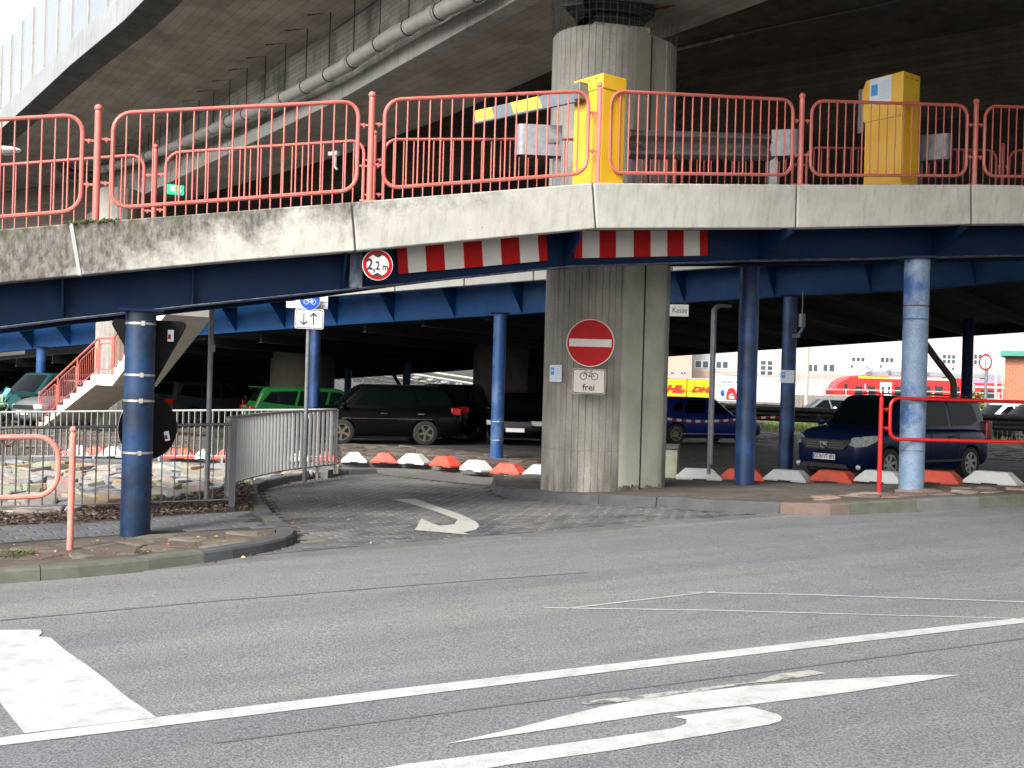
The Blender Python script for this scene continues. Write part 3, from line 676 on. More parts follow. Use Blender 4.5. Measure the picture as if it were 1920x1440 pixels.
# far girder under the deck
A = []; B = []
for px in gx:
    p = top3(px); d, w = ribbon_dir(px); q = p+w*2.5; q.z = webp(px).z+.03; B.append(q); A.append(Vector((q.x, q.y, p.z-.42)))
solid(A, B, [a+w*.1 for a, w in zip(A, W)], [b_+w*.1 for b_, w in zip(B, W)], 'far_girder', m_blue, ramp_o)
# far kerb of the ramp deck
ft = []; fb = []; bt = []; bb = []
for px in pxs:
    A = top3(px); d, w = ribbon_dir(px); a = A+w*2.96; c = A+w*3.15; z = Vector((0, 0, .5))
    ft.append(a); bt.append(c); fb.append(a-z); bb.append(c-z)
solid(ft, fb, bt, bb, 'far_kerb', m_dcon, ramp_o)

# ---------------------------------------------------------------- red railings
def railpanel(name, parent, a, b_, h0, h1, gap, nb, m, r=.022, rb=.009, rad=.17, sub='bar', bars=True):
    """closed tube loop with rounded corners between base points a and b, bars inside"""
    a = Vector(a); b_ = Vector(b_); d = b_-a; L = math.hypot(d.x, d.y); u = Vector((d.x/L, d.y/L, d.z/L))
    A = a+u*gap; B = b_-u*gap; L2 = L-2*gap; path = []
    def pt(s, z): return A+u*s+Vector((0, 0, z))
    for (cs, cz, a0) in ((rad, h0+rad, 180), (L2-rad, h0+rad, 270), (L2-rad, h1-rad, 0), (rad, h1-rad, 90)):
        for k in range(6):
            an = math.radians(a0+90*k/5); path.append(pt(cs+rad*math.cos(an), cz+rad*math.sin(an)))
    p = MB().tube(path, r, 8, closed=True).build(name, m, parent, smooth=True)
    if bars:
        me = None
        for k in range(nb):
            s = lerp(rad*.75, L2-rad*.75, k/(nb-1)); q = pt(s, 0)
            bb_ = MB().tube([(0, 0, h0+.0 if .9*rad < s < L2-.9*rad else h0+.03), (0, 0, h1 if .9*rad < s < L2-.9*rad else h1-.03)], rb, 6)
            if me is None or not (.9*rad < s < L2-.9*rad): m_ = bb_.mesh(sub, m, True)
            if .9*rad < s < L2-.9*rad: me = me or m_; m_ = me
            o = link(sub, m_, p); o.location = q
    # clamps to the posts
    for end, sg in ((A, -1), (B, 1)):
        for hz in (lerp(h0, h1, .27), lerp(h0, h1, .73)):
            c = MB(); q = end+u*(sg*gap*.42)+Vector((0, 0, hz)); an = math.atan2(u.y, u.x)
            c.box(q, (gap*.95, .012, .022), rz=an); c.box(q+Vector((0, 0, -.012)), (.022, .03, .022), rz=an); c.tube([q+Vector((0, 0, -.035)), q+Vector((0, 0, .02))], .008, 6)
            c.build('clamp', m, p)
    return p
def railpost(parent, base, h, m, r=.034, ball=.042, plate=True, n=16):
    b = MB(); base = Vector(base); b.tube([base, base+Vector((0, 0, h-.09))], r, n); b.tube([base+Vector((0, 0, h-.09)), base+Vector((0, 0, h-.07)), base+Vector((0, 0, h-.055))], [r, r*.9, r*.55], n)
    p = b.build('post', m, parent, smooth=True)
    MB().sphere(base+Vector((0, 0, h-ball)), ball, 14, 10).build('ball_cap', m, p, smooth=True)
    if plate: MB().box(base+Vector((0, 0, .008)), (.20, .12, .016)).build('base_plate', m, p)
    return p
def topat(px):     # top of fascia, middle of its width
    A = top3(px); return A+ribbon_dir(px)[1]*.12
rr = empty('ramp_railing', 'salmon red tubular railing with ball topped posts standing on the weathered ramp fascia', 'railing')
posts = [-255, 178, 697, 1130, 1511, 1838, 2200]
for px in posts: railpost(rr, topat(px), 1.2, m_red)
for i in range(len(posts)-1):
    if posts[i] < -300: continue
    a, b_ = topat(posts[i]), topat(posts[i+1]); nb = max(10, int(round(math.hypot(b_.x-a.x, b_.y-a.y)/.137))-2)
    railpanel('rail_panel', rr, a, b_, .14, 1.10, .145, nb, m_red)
rf = empty('ramp_railing', 'second salmon red tubular railing along the far edge of the ramp, behind the first', 'railing')
def farp(px, py, Y): p = P(px, py, Y); p.z -= 1.2; return p
fposts = [farp(-150, 302, 13.3), farp(292, 270, 13.9), farp(703, 244, 14.3), farp(1062+205, 245, 16.0), farp(1500, 262, 17.0), farp(1881, 268, 18.3), farp(2250, 272, 19.5)]
for q in fposts: railpost(rf, q, 1.2, m_red, r=.03, ball=.036)
for a, b_ in zip(fposts, fposts[1:]):
    nb = max(8, int(round(math.hypot(b_.x-a.x, b_.y-a.y)/.137))-2); railpanel('rail_panel', rf, a, b_, .12, 1.08, .13, nb, m_red, r=.02)
mo = MB()
for c, n in (((150, 414), 90), ((200, 411), 60), ((162, 420), 40)):
    for k in range(n):
        p = topat(c[0]+random.gauss(0, 14)); p += ribbon_dir(c[0])[1]*random.uniform(-.14, 0); mo.sphere(p+Vector((0, 0, random.uniform(-.01, .015))), random.uniform(.008, .022), 6, 4)
tag(mo.build('moss_clump', m_moss), kind='stuff')

# ---------------------------------------------------------------- things on the ramp
def facing(px, turn=0): return -math.atan((px-960)/F)+turn
def deckz(px, Y):
    A = top3(px); return A.z-.22+0.0
# yellow barrier cabinet
p0 = P(1120, 342, 13.35)
g = empty('barrier_cabinet', 'yellow barrier cabinet with raised black and yellow arm, beside the concrete pillar', 'barrier', (p0.x, p0.y, p0.z-.25), math.radians(-52))
hgt = P(1135, 150, 13.35).z-g.location.z
MB().box((0, 0, (hgt-.18)/2), (.50, .36, hgt-.18)).build('housing', m_yel, g, bevel=.006)
MB().box((0, 0, hgt-.09), (.52, .38, .175)).build('lid', m_yel, g, bevel=.01)
sl = MB()
for x in (-.16, 0, .14): sl.box((x, -.1925, hgt-.05), (.06, .004, .006))
sl.build('vent_slot', m_black, g)
A = P(1088, 172, 13.25); Bq = P(893, 216, 14.75)
hub = MB(); c = A; hub.box((c.x+.02, c.y, c.z), (.16, .12, .20), rz=.6); hub.build('arm_clamp', m_steeld, bevel=.01)
hubo = [o for o in COL.objects if o.name.startswith('arm_clamp')][-1]; hubo.parent = g; hubo.matrix_parent_inverse = Matrix.LocRotScale(g.location, g.rotation_euler, None).inverted()
u = (Bq-A); Lb = u.length; u.normalize(); wv = Vector((-u.y, u.x, 0)).normalized(); up = u.cross(wv); up = up if up.z > 0 else -up
cuts = [0, .35, .42, .62, .86, 1.0]
arm = MB()
segs = [(0, .08, 0), (.08, .36, 0), (.36, .62, 1), (.62, .80, 0), (.80, .985, 1), (.985, 1.0, 0)]
segs = [(0, .36, 0), (.36, .66, 1), (.66, .80, 0), (.80, .985, 1), (.985, 1.0, 0)]
for t0, t1, mi in [(0, .33, 0), (.33, .60, 1), (.60, .80, 0), (.80, .985, 1), (.985, 1.02, 0)]:
    sk = .07
    q = [A+u*(Lb*t0)-up*.09, A+u*(Lb*t1)-up*.09, A+u*(Lb*t1+sk)+up*.055, A+u*(Lb*t0+sk)+up*.055]
    if t0 == 0: q[3] = A+up*.055
    if t1 > 1: q[2] = A+u*Lb*1.02+up*.055
    arm.add([v-wv*.02 for v in q]+[v+wv*.02 for v in q], [(0, 1, 2, 3), (7, 6, 5, 4), (0, 4, 5, 1), (1, 5, 6, 2), (2, 6, 7, 3), (3, 7, 4, 0)], mi=mi)
arm.tube([A-up*.10, A+u*Lb*1.02-up*.10], .022, 6)
m_yarm = mat('yellow_reflective', (.72, .62, .05), .5, var=.05)
ar = arm.build('boom_arm', [m_grey, m_yarm], None); ar.parent = g; ar.matrix_parent_inverse = Matrix.LocRotScale(g.location, g.rotation_euler, None).inverted()
# ticket machine
p0 = P(1668, 345, 15.4); z0 = p0.z-.25; ht = P(1668, 146, 15.4).z-z0
tm = empty('ticket_machine', 'yellow ticket machine with grey side flap and taped notice, standing by the ramp edge', 'ticket machine', (p0.x, p0.y, z0), math.radians(128))
b = MB(); b.prism([(-.30, .0), (.28, .0), (.28, ht-.62), (.34, ht-.55), (.34, ht-.16), (.28, ht-.02), (-.30, ht)], -.20, .20, 'y'); b.build('housing', m_yel, tm, bevel=.006)
MB().box((.0, 0, ht-.60), (.60, .405, .006)).build('door_seam', m_seam, tm)
b = MB()
for x in (-.12, 0, .12): b.box((-.302, x, ht-.07), (.004, .07, .008))
b.build('vent_slot', m_black, tm)
b = MB().box((.0, 0, 0), (.01, .01, .01))
MB().box((.375, 0, ht-.42), (.10, .36, .62)).build('side_flap', m_grey, tm, bevel=.02)
MB().box((.05, .203, ht-.20), (.34, .004, .36)).build('notice', m_paper, tm)
MB().box((.14, .2065, ht-.18), (.10, .003, .15)).build('notice_picture', m_pblue, tm)
b = MB()
for k in range(9): b.box((-.03, .2065, ht-.09-.028*k), (.16, .002, .006))
b.build('notice_print', m_pgrey, tm)
# guard rail between them
def guardrail(name, label, a, b_, posts_px=None, zc=.55, m=m_rail, endcaps=True, pm=None, hw=.31, nposts=2, face=-1):
    a = Vector(a); b_ = Vector(b_); u = b_-a; L = math.hypot(u.x, u.y); an = math.atan2(u.y, u.x)
    g = empty(name, label, 'guard rail', a, an)
    prof = [(0, .5), (-.03, .47), (-.08, .36), (-.08, .26), (-.01, .12), (0, .06), (0, -.06), (-.01, -.12), (-.08, -.26), (-.08, -.36), (-.03, -.47), (0, -.5)]
    prof = [(y*face*-1, z*hw) for y, z in prof]; bk = [(y+.006, z) for y, z in prof[::-1]]
    dz = (b_.z-a.z)
    M = Matrix(((1, 0, 0, 0), (0, 1, 0, 0), (dz/L, 0, 1, 0), (0, 0, 0, 1)))
    MB().prism([(y, z+zc) for y, z in prof+bk], 0, L, 'x', M).build('beam', m, g)
    for k in range(nposts):
        x = lerp(.05*L, .95*L, k/max(1, nposts-1)); p = MB(); zb = -.05
        p.box((x, .09, (zc+.12+zb)/2+dz*x/L), (.06, .1, zc+.12-zb)); p.build('post', pm or m_steel, g)
        MB().box((x, .03, zc+dz*x/L), (.1, .06, .1)).build('spacer', pm or m_steel, g)
        q = MB(); q.tube([(x, -.10, zc+dz*x/L), (x, .02, zc+dz*x/L)], .014, 6); q.build('bolt', m_steel, g)
    return g
zdk = .25
a = P(1175, 345, 13.75); b_ = P(1468, 347, 14.75); a.z -= zdk; b_.z -= zdk
gr = guardrail('guard_rail', 'ribbed steel guard rail running in front of the big pillar on the ramp', a, b_, zc=.74, m=m_rail, hw=.36)
def scoop(label, px, py, Y, turn, w=.52, h=.32):
    p = P(px, py, Y); g = empty('guard_rail_end', label, 'guard rail', (p.x, p.y, p.z-.45), facing(px, turn))
    pl = []
    for k in range(9): a_ = math.radians(-90-180*k/8); pl.append((-w/2+.08+.10*math.cos(a_)*1.0, .10+.10*math.sin(a_)))
    out = [(w/2, .0)]+pl+[(w/2, .2)]; inn = [(x if x > 0 else x+.006, y+(.006 if y < .1 else -.006)) for x, y in out[::-1]]
    MB().prism(out+inn, .45-h/2, .45+h/2, 'z').build('end_cap', m_steel, g, smooth=True)
    MB().box((w*.42, .1, .14), (.10, .08, .62)).build('post', m_steel, g)
    b = MB(); b.box((w*.30, -.008, .44), (.14, .01, .05), M=None); b.tube([(w*.34, -.03, .44), (w*.34, 0, .44)], .02, 8); b.build('bolt_plate', m_steeld, g)
    return g
scoop('rounded grey guard rail end left of the yellow barrier cabinet', 1012, 262, 13.9, .12, .56, .38)
scoop('flat grey guard rail end plate right of the long guard rail beam', 1476, 273, 14.7, math.pi-.1, .36, .34)
scoop('grey guard rail end plate right of the yellow ticket machine', 1752, 281, 15.9, math.pi-.25, .50, .36)

# ---------------------------------------------------------------- signs on the ramp beam
def board(pxt, pxb, nm, label, xs, off=.03):
    """striped clearance board lying on the girder web; xs are the stripe borders in photo px along the board"""
    g = empty(nm, label, 'sign')
    for i in range(len(xs)-1):
        x0, x1 = xs[i], xs[i+1]; q = []
        for x, tb in ((x0, pxt), (x1, pxt), (x1, pxb), (x0, pxb)):
            Y = Yr(x)+cant(x)+.1-off; q.append(P(x+(0 if tb is pxt else tb_shift), interp(tb, x), Y))
        d = Vector((0, .004, 0)); b = MB().add(q+[v+d for v in q], [(3, 2, 1, 0), (4, 5, 6, 7), (0, 1, 5, 4), (1, 2, 6, 5), (2, 3, 7, 6), (3, 0, 4, 7)])
        b.build('red_stripe' if i % 2 == 0 else 'white_stripe', m_sred if i % 2 == 0 else m_ret, g)
    return g
tb_shift = 3
board([(740, 464), (1030, 438)], [(740, 514), (1030, 488)], 'clearance_board', 'red and white striped clearance board on the sloping beam beside the round height sign', [744, 763, 797, 832, 868, 903, 938, 973, 1008, 1024], off=.06)
tb_shift = 0
board([(1080, 433), (1326, 432)], [(1080, 484), (1326, 479)], 'clearance_board', 'red and white striped clearance board on the level beam above the no entry sign', [1076, 1092, 1124, 1155, 1188, 1220, 1251, 1282, 1312, 1327], off=.02)
def signrot(px, turn=0): return facing(px, turn)
Yq = Yr(708)+.20; p = P(708, 497, Yq)
g = empty('height_limit_sign', 'round red-rimmed sign reading 2,2 m hung on the blue ramp beam', 'sign', p, signrot(708, .1))
r = 29/F*Yq; MB().disc((0, 0), r, (0, .006), 48).build('plate', m_steeld, g)
MB().disc((0, 0), r*.985, (-.003, 0), 48).build('sign_face', m_wht, g)
MB().ring((0, 0), r*.72, r*.95, (-.006, -.003), 48).build('red_ring', m_sred, g)
text('lettering', '2', .165, -.085, .0, m_black, g, y=-.007, sx=.8, bold=.004); text('lettering', ',', .15, -.038, -.02, m_black, g, y=-.007, sx=.8, bold=.004)
text('lettering', '2', .13, .0, -.01, m_black, g, y=-.007, sx=.8, bold=.003); text('lettering', 'm', .115, .083, -.02, m_black, g, y=-.007, sx=.75, bold=.003)
b = MB(); b.prism([(-.075, r*.74), (.075, r*.74), (0, r*.48)], -.0075, -.003, 'y'); b.prism([(-.075, -r*.74), (.075, -r*.74), (0, -r*.48)], -.0075, -.003, 'y'); b.build('arrow_mark', m_black, g)

def bike(name, mat_, parent, x, z, s, y=-.004, t=.002):
    b = MB(); w = .13*s
    for cx in (-.5, .5): b.ring((x+cx*s, z-.05*s), .27*s, .335*s, (y-t, y), 28)
    def bar(a, c, w2=.05):
        a = Vector((a[0]*s+x, a[1]*s+z)); c = Vector((c[0]*s+x, c[1]*s+z)); d = (c-a).normalized(); n_ = Vector((-d.y, d.x))*w2*s/2
        b.prism([tuple(a-n_), tuple(c-n_), tuple(c+n_), tuple(a+n_)], y-t, y, 'y')
    B_ = {'r': (-.5, -.05), 'f': (.5, -.05), 'bb': (-.02, -.07), 'seat': (-.22, .42), 'head': (.32, .40), 's2': (-.18, .30)}
    flip = -1
    pts = {k: (v[0]*flip, v[1]) for k, v in B_.items()}
    bar(pts['r'], pts['bb']); bar(pts['r'], pts['s2']); bar(pts['bb'], pts['seat']); bar(pts['s2'], (pts['head'][0], .30)); bar(pts['bb'], (pts['head'][0], .26)); bar(pts['f'], (pts['head'][0]-.02, .47))
    bar((pts['seat'][0]-.11, .43), (pts['seat'][0]+.1, .43), .07); bar((pts['head'][0]-.02, .47), (pts['head'][0]+.16, .44), .05); bar((pts['bb'][0]-.1, -.16), (pts['bb'][0]+.1, .02), .04)
    return b.build(name, mat_, parent)
def rrect(w, h, r, n=5):
    out = []
    for cx, cz, a0 in ((w/2-r, h/2-r, 0), (-w/2+r, h/2-r, 90), (-w/2+r, -h/2+r, 180), (w/2-r, -h/2+r, 270)):
        for k in range(n+1): a = math.radians(a0+90*k/n); out.append((cx+r*math.cos(a), cz+r*math.sin(a)))
    return out
def rim(b, w, h, r, t, y0, y1, x=0, z=0):
    o = rrect(w, h, r); i = rrect(w-2*t, h-2*t, r-t*.5); n = len(o)
    vs = [(x+p[0], y0, z+p[1]) for p in o]+[(x+p[0], y0, z+p[1]) for p in i]+[(x+p[0], y1, z+p[1]) for p in o]+[(x+p[0], y1, z+p[1]) for p in i]
    fs = []
    for k in range(n):
        j = (k+1) % n; fs += [(k, j, n+j, n+k), (2*n+k, 3*n+k, 3*n+j, 2*n+j), (k, 2*n+k, 2*n+j, j), (n+k, n+j, 3*n+j, 3*n+k)]
    return b.add(vs, fs)

# ================================================================ FLYOVER AND ITS PILLAR
PY = 15.5
c0 = P(1112, 905, PY+.70); pil_c = Vector((c0.x-.06, c0.y, 0)); pr = .70; dv = Vector((.455, .45, 0))
zb = T(c0.x, c0.y)+OFFR-.05; ztop = P(1120, 44, PY).z
pil = empty('bridge_pillar', 'massive board-marked round ended concrete pillar with cream overpaint beside the no entry sign', 'pillar', (pil_c.x, pil_c.y, zb))
dn = dv.normalized(); a_d = math.atan2(dn.y, dn.x)
outl = []          # outline: (x, y, groove?)  counter-clockwise
def board_arc(c, a0, a1, n):
    for k in range(n+1):
        a = lerp(a0, a1, k/n); da = .008
        if k: outl.append((c, a-da, pr))
        outl.append((c, a, pr-.010))
        if k < n: outl.append((c, a+da, pr))
board_arc(Vector((0, 0, 0)), a_d+math.pi/2, a_d+math.pi*1.5, 23)
board_arc(dv, a_d-math.pi/2, a_d+math.pi/2, 23)
ringp = [c+Vector((math.cos(a), math.sin(a), 0))*r_ for c, a, r_ in outl]
Hh = ztop-zb; zs = [0, .62, .625, .635, .64, Hh*.5, Hh-.03, Hh]
rings = []
for z in zs:
    k = -.006 if z in (.625, .635) else (-.02 if z == Hh else 0)
    rings.append([Vector((p.x+(p-dv*.5).normalized().x*k, p.y+(p-dv*.5).normalized().y*k, z)) for p in ringp])
MB().loft(rings).build('shaft', m_pil, pil, smooth=False)
# smooth strip of the upper part and cream paint on the lower part
perp = Vector((dn.y, -dn.x, 0))                            # towards camera right
def patch(name, s0, s1, z0, z1, m, t=.004, ragged=True):
    """s measured along the perimeter: 0 at the start of the flat side, negative on the near round end"""
    def pt(s, e):
        if s < 0:
            a = math.atan2(perp.y, perp.x)+s/pr; return Vector((math.cos(a), math.sin(a), 0))*(pr+e)
        if s <= dv.length: return perp*(pr+e)+dn*s
        a = math.atan2(perp.y, perp.x)+(s-dv.length)/pr; return dv+Vector((math.cos(a), math.sin(a), 0))*(pr+e)
    n = 14; b = MB(); F0 = []; F1 = []; 
    for k in range(n+1):
        s = lerp(s0, s1, k/n); q = pt(s, t); j = random.uniform(0, .05) if ragged else 0
        F0.append((q.x, q.y, z0+j)); F1.append((q.x, q.y, z1))
    I0 = [(pt(lerp(s0, s1, k/n), -.004).x, pt(lerp(s0, s1, k/n), -.004).y, F0[k][2]) for k in range(n+1)]; I1 = [(a_[0], a_[1], z1) for a_ in I0]
    b.add(F0+F1, [(i, i+1, n+2+i, n+1+i) for i in range(n)]); b.add(F1+I1, [(i, i+1, n+2+i, n+1+i) for i in range(n)])
    b.add(I0+F0, [(i, i+1, n+2+i, n+1+i) for i in range(n)]); b.add([F0[0], F1[0], I1[0], I0[0], F0[-1], F1[-1], I1[-1], I0[-1]], [(0, 1, 2, 3), (4, 5, 6, 7)])
    return b.build(name, m, pil)
m_smooth = mat('smooth_concrete', (.31, .30, .24), .85, var=.12, scale=3, col2=(.20, .19, .15), s2=1.5, pits=.6, bump=.2)
patch('painted_patch', -.16, .27, .12, 3.6, m_cream); patch('painted_patch', .31, .80, .10, 3.6, m_cream)
patch('smooth_panel', -.08, .27, 3.65, Hh-.02, m_smooth, ragged=False)
b = MB()
for s_ in (.29,):
    q = perp*(pr+.0)+dn*s_; b.box((q.x, q.y, Hh/2), (.022, .012, Hh-.06), rz=a_d)
b.build('dark_joint', m_joint, pil)
# bearing
bz = Hh; cc = dv*.45
b = MB().box((cc.x, cc.y, bz+.09), (.85, .70, .18), rz=.25); b.build('bearing_plinth', m_bar, pil, bevel=.01)
b = MB(); b.box((cc.x, cc.y, bz+.26), (.70, .60, .14), rz=.25); b.box((cc.x, cc.y, bz+.42), (.95, .80, .16), rz=.25); b.box((cc.x-.5, cc.y-.2, bz+.42), (.30, .9, .16), rz=-.35); b.build('bearing', m_black, pil)
nt_ = MB()
ctr = dv*.5
for k in range(0, len(ringp), 2):
    p = ringp[k]; nt_.tube([(p.x, p.y, Hh-.02), (p.x*1.0+(p-ctr).x*.04, p.y+(p-ctr).y*.04, Hh+.52)], .0025, 3)
for zz in (.1, .2, .3, .4): nt_.tube([(p.x+(p-ctr).x*.02, p.y+(p-ctr).y*.02, Hh+zz) for p in ringp[::3]], .0025, 3, closed=True)
tag(nt_.build('bird_netting', m_steeld, pil), kind='stuff')
lr = MB(); lr.tube([(cc.x-.3, cc.y-.3, bz+.46), (cc.x-.6, cc.y-.45, bz+.50), (cc.x-1.0, cc.y-.5, bz+.58)], .02, 6); lr.tube([(cc.x+.3, cc.y, bz+.46), (cc.x+.75, cc.y-.2, bz+.50), (cc.x+1.05, cc.y-.2, bz+.60)], .02, 6)
lr.build('rusty_cable', m_rust, pil)

fly = empty('flyover', 'grey concrete flyover with glazed noise barrier and hanging drain pipe crossing overhead', 'bridge')
ZS, ZJ, ZE = ztop+.52, ztop+.52+1.55, 8.95
def Z_at(px, py, z):       # point where the view ray through a photo point meets height z
    d = ray(px, py); t = (z-HC)/d.z; return Vector((d.x*t, t, z))
def straight(pts): return pts
SA = [Z_at(*p, ZS) for p in ((980, -6), (640, 186), (480, 264), (333, 335), (140, 428))]     # left edge of the soffit
d0 = (SA[0]-SA[1]).normalized(); d1 = (SA[-1]-SA[-3]).normalized()
SA = [SA[0]+d0*22, SA[0]+d0*6]+SA+[SA[-1]+d1*12, SA[-1]+d1*40]
SB = [Z_at(*p, ZS) for p in ((1190, 92), (1037, 132), (817, 228), (640, 292), (393, 362))]
e0 = (SB[0]-SB[2]).normalized(); e1 = (SB[-1]-SB[-3]).normalized()
SB = [SB[0]+d0*24, SB[0]+e0*6]+SB+[SB[-1]+e1*14, SB[-1]+e1*45]
n = len(SA)
def nrm(L, i):
    a, c = L[max(0, i-1)], L[min(len(L)-1, i+1)]; t = (c-a).normalized(); return Vector((t.y, -t.x, 0))    # right of travel (travel goes far-left): towards far right
Zv = Vector((0, 0, 1))
def slabsolid(name, tl, bl, tr, br_, m, parent=None):
    return solid(tl, bl, tr, br_, name, m, parent or fly)
# soffit slab of the box
solid([p+Zv*.25 for p in SA], SA, [p+Zv*.25 for p in SB], SB, 'box_soffit', m_slab, fly)
# left web, slightly set back above a projecting lip
LIP = .30
nl = [nrm(SA, i) for i in range(n)]
solid([p+Zv*LIP-w*.02 for p, w in zip(SA, nl)], [p-w*.02-Zv*.004 for p, w in zip(SA, nl)], [p+Zv*LIP+w*.3 for p, w in zip(SA, nl)], [p+w*.3-Zv*.004 for p, w in zip(SA, nl)], 'girder_lip', m_lip, fly)
solid([p+Zv*(ZJ-ZS+.15)+w*.10 for p, w in zip(SA, nl)], [p+Zv*LIP+w*.10 for p, w in zip(SA, nl)], [p+Zv*(ZJ-ZS+.15)+w*.45 for p, w in zip(SA, nl)], [p+Zv*LIP+w*.45 for p, w in zip(SA, nl)], 'girder_web', m_bar, fly)
# cantilever deck slab and its edge
OE_px = [(333, 0), (270, 50), (200, 118), (130, 168), (57, 212), (0, 262)]
FE_px = [(275, -3), (233, 40), (133, 123), (50, 200), (0, 245)]
EO = [Z_at(*p, ZE) for p in FE_px]
g0 = (EO[0]-EO[1]).normalized(); g1 = (EO[-1]-EO[-3]).normalized()
EO = [EO[0]+Vector((.45, -.9, 0)).normalized()*26, EO[0]+(g0*.6+Vector((.45, -.9, 0))*.4).normalized()*7]+EO+[EO[-1]+g1*12, EO[-1]+g1*40]
def resamp(L, m_):
    A = arclen([(p.x, p.y) for p in L]); out = []
    for k in range(m_):
        s = A[-1]*k/(m_-1); x, y = at([(p.x, p.y) for p in L], A, s); out.append(Vector((x, y, L[0].z)))
    return out
# match the two edges by projecting the outer edge on the inner one
def nearest_on(L, p):
    best = None
    for a, c in zip(L, L[1:]):
        t = max(0, min(1, ((p.x-a.x)*(c.x-a.x)+(p.y-a.y)*(c.y-a.y))/((c.x-a.x)**2+(c.y-a.y)**2))); q = a.lerp(c, t); d = (q.x-p.x)**2+(q.y-p.y)**2
        if best is None or d < best[0]: best = (d, q)
    return best[1]
IN = []
for i, p in enumerate(EO): q = nearest_on(SA, p); IN.append(Vector((q.x, q.y, ZJ))+nl[0]*.12)
ne = [nrm(EO, i) for i in range(len(EO))]
mid = [Vector((p.x, p.y, ZE-.02))+w*.62 for p, w in zip(EO, ne)]
solid([p+Zv*.3 for p in mid], mid, [p+Zv*.8 for p in IN], IN, 'deck_slab', m_slab, fly)
m_drip = mat('dark_drip_edge', (.10, .10, .095), .9, var=.3, scale=2, streak=.6)  # dark grey strip with streaks
solid([Vector((p.x, p.y, ZE+.28))+w*.01 for p, w in zip(EO, ne)], [Vector((p.x, p.y, ZE+.01)) for p in EO], [p+Zv*.28 for p in mid], [p+Zv*.001 for p in mid], 'drip_edge', m_drip, fly)
solid([Vector((p.x, p.y, ZE+.62))-w*.02 for p, w in zip(EO, ne)], [Vector((p.x, p.y, ZE+.0))-w*.02 for p, w in zip(EO, ne)], [Vector((p.x, p.y, ZE+.62))+w*.28 for p, w in zip(EO, ne)], [Vector((p.x, p.y, ZE+.30))+w*.28 for p, w in zip(EO, ne)], 'parapet', m_par, fly)
# glazed noise barrier: glass panels between posts
EL = [(p.x, p.y) for p in EO]; AL = arclen(EL); s = 0; sp_ = 1.55; k = 0
BH = 2.15
pp_ = []
while s < AL[-1]: pp_.append(at(EL, AL, s)); s += sp_
for i, p in enumerate(pp_):
    nn = nearest_on([Vector((a_, b_, 0)) for a_, b_ in EL], Vector((*p, 0)))
    j = min(i+1, len(pp_)-1); q = pp_[j]; 
    if i == j: break
    t = Vector((q[0]-p[0], q[1]-p[1], 0)).normalized(); w = Vector((t.y, -t.x, 0)); base = Vector((*p, ZE+.62))+w*.12; b2 = Vector((*q, ZE+.62))+w*.12
    if p[1] > 52 or p[1] < 4: continue
    an = math.atan2(t.y, t.x)
    MB().box(base+Zv*(BH/2), (.07, .09, BH+.04), rz=an).build('barrier_post', m_post, fly)
    a1, a2 = base+t*.05, b2-t*.05; e = w*.008
    MB().add([a1-e, a2-e, a2-e+Zv*BH, a1-e+Zv*BH, a1+e, a2+e, a2+e+Zv*BH, a1+e+Zv*BH], [(0, 1, 2, 3), (7, 6, 5, 4), (0, 4, 5, 1), (1, 5, 6, 2), (2, 6, 7, 3), (3, 7, 4, 0)]).build('glass_panel', m_glassn, fly)
# right part: slab between the boxes, second box
WB = [Z_at(*p, ZS) for p in ((1920, 196), (1693, 224), (1363, 266))]
h0 = (WB[0]-WB[2]).normalized(); WB = [WB[0]+h0*25, WB[0]+h0*6]+WB+[WB[2]-h0*14, WB[2]-h0*60]
nb_ = [nrm(WB, i) for i in range(len(WB))]
m_webB = mat('shaded_plank_concrete', (.12, .10, .075), .9, var=.25, scale=1.5, planks=(math.pi/2+BR-math.pi, -.12, 3, .7), streak=.3)  # darker copy of the girder concrete, weak light put into its tone
m_slabD = mat('shaded_soffit', (.12, .10, .075), .9, var=.25, scale=1.2, col2=(.07, .06, .048), planks=(-(math.pi/2+BR), .22, 3.5, .8))  # darker copy of the soffit concrete, shade included in its colour
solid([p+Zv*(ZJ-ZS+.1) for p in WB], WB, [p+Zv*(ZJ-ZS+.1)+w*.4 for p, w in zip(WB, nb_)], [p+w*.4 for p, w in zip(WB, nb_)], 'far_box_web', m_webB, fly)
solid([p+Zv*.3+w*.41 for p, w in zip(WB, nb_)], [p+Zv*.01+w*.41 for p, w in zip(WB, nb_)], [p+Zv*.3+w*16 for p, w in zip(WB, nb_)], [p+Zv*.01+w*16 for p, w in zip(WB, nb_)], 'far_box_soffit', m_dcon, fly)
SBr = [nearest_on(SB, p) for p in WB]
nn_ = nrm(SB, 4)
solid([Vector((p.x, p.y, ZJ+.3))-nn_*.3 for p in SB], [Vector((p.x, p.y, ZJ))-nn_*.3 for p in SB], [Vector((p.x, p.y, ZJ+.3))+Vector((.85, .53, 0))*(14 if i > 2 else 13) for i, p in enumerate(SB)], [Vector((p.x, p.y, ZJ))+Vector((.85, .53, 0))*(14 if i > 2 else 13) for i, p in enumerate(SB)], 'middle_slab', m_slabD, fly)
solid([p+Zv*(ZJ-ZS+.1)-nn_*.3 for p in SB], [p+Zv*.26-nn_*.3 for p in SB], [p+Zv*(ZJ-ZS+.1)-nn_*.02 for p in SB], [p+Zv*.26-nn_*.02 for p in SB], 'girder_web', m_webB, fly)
solid([p+Zv*(ZJ-ZS+.35) for p in SA], [p+Zv*(ZJ-ZS+.16) for p in SA], [Vector((p.x, p.y, ZJ+.35)) for p in SB], [Vector((p.x, p.y, ZJ+.16)) for p in SB], 'top_slab', m_slab, fly)
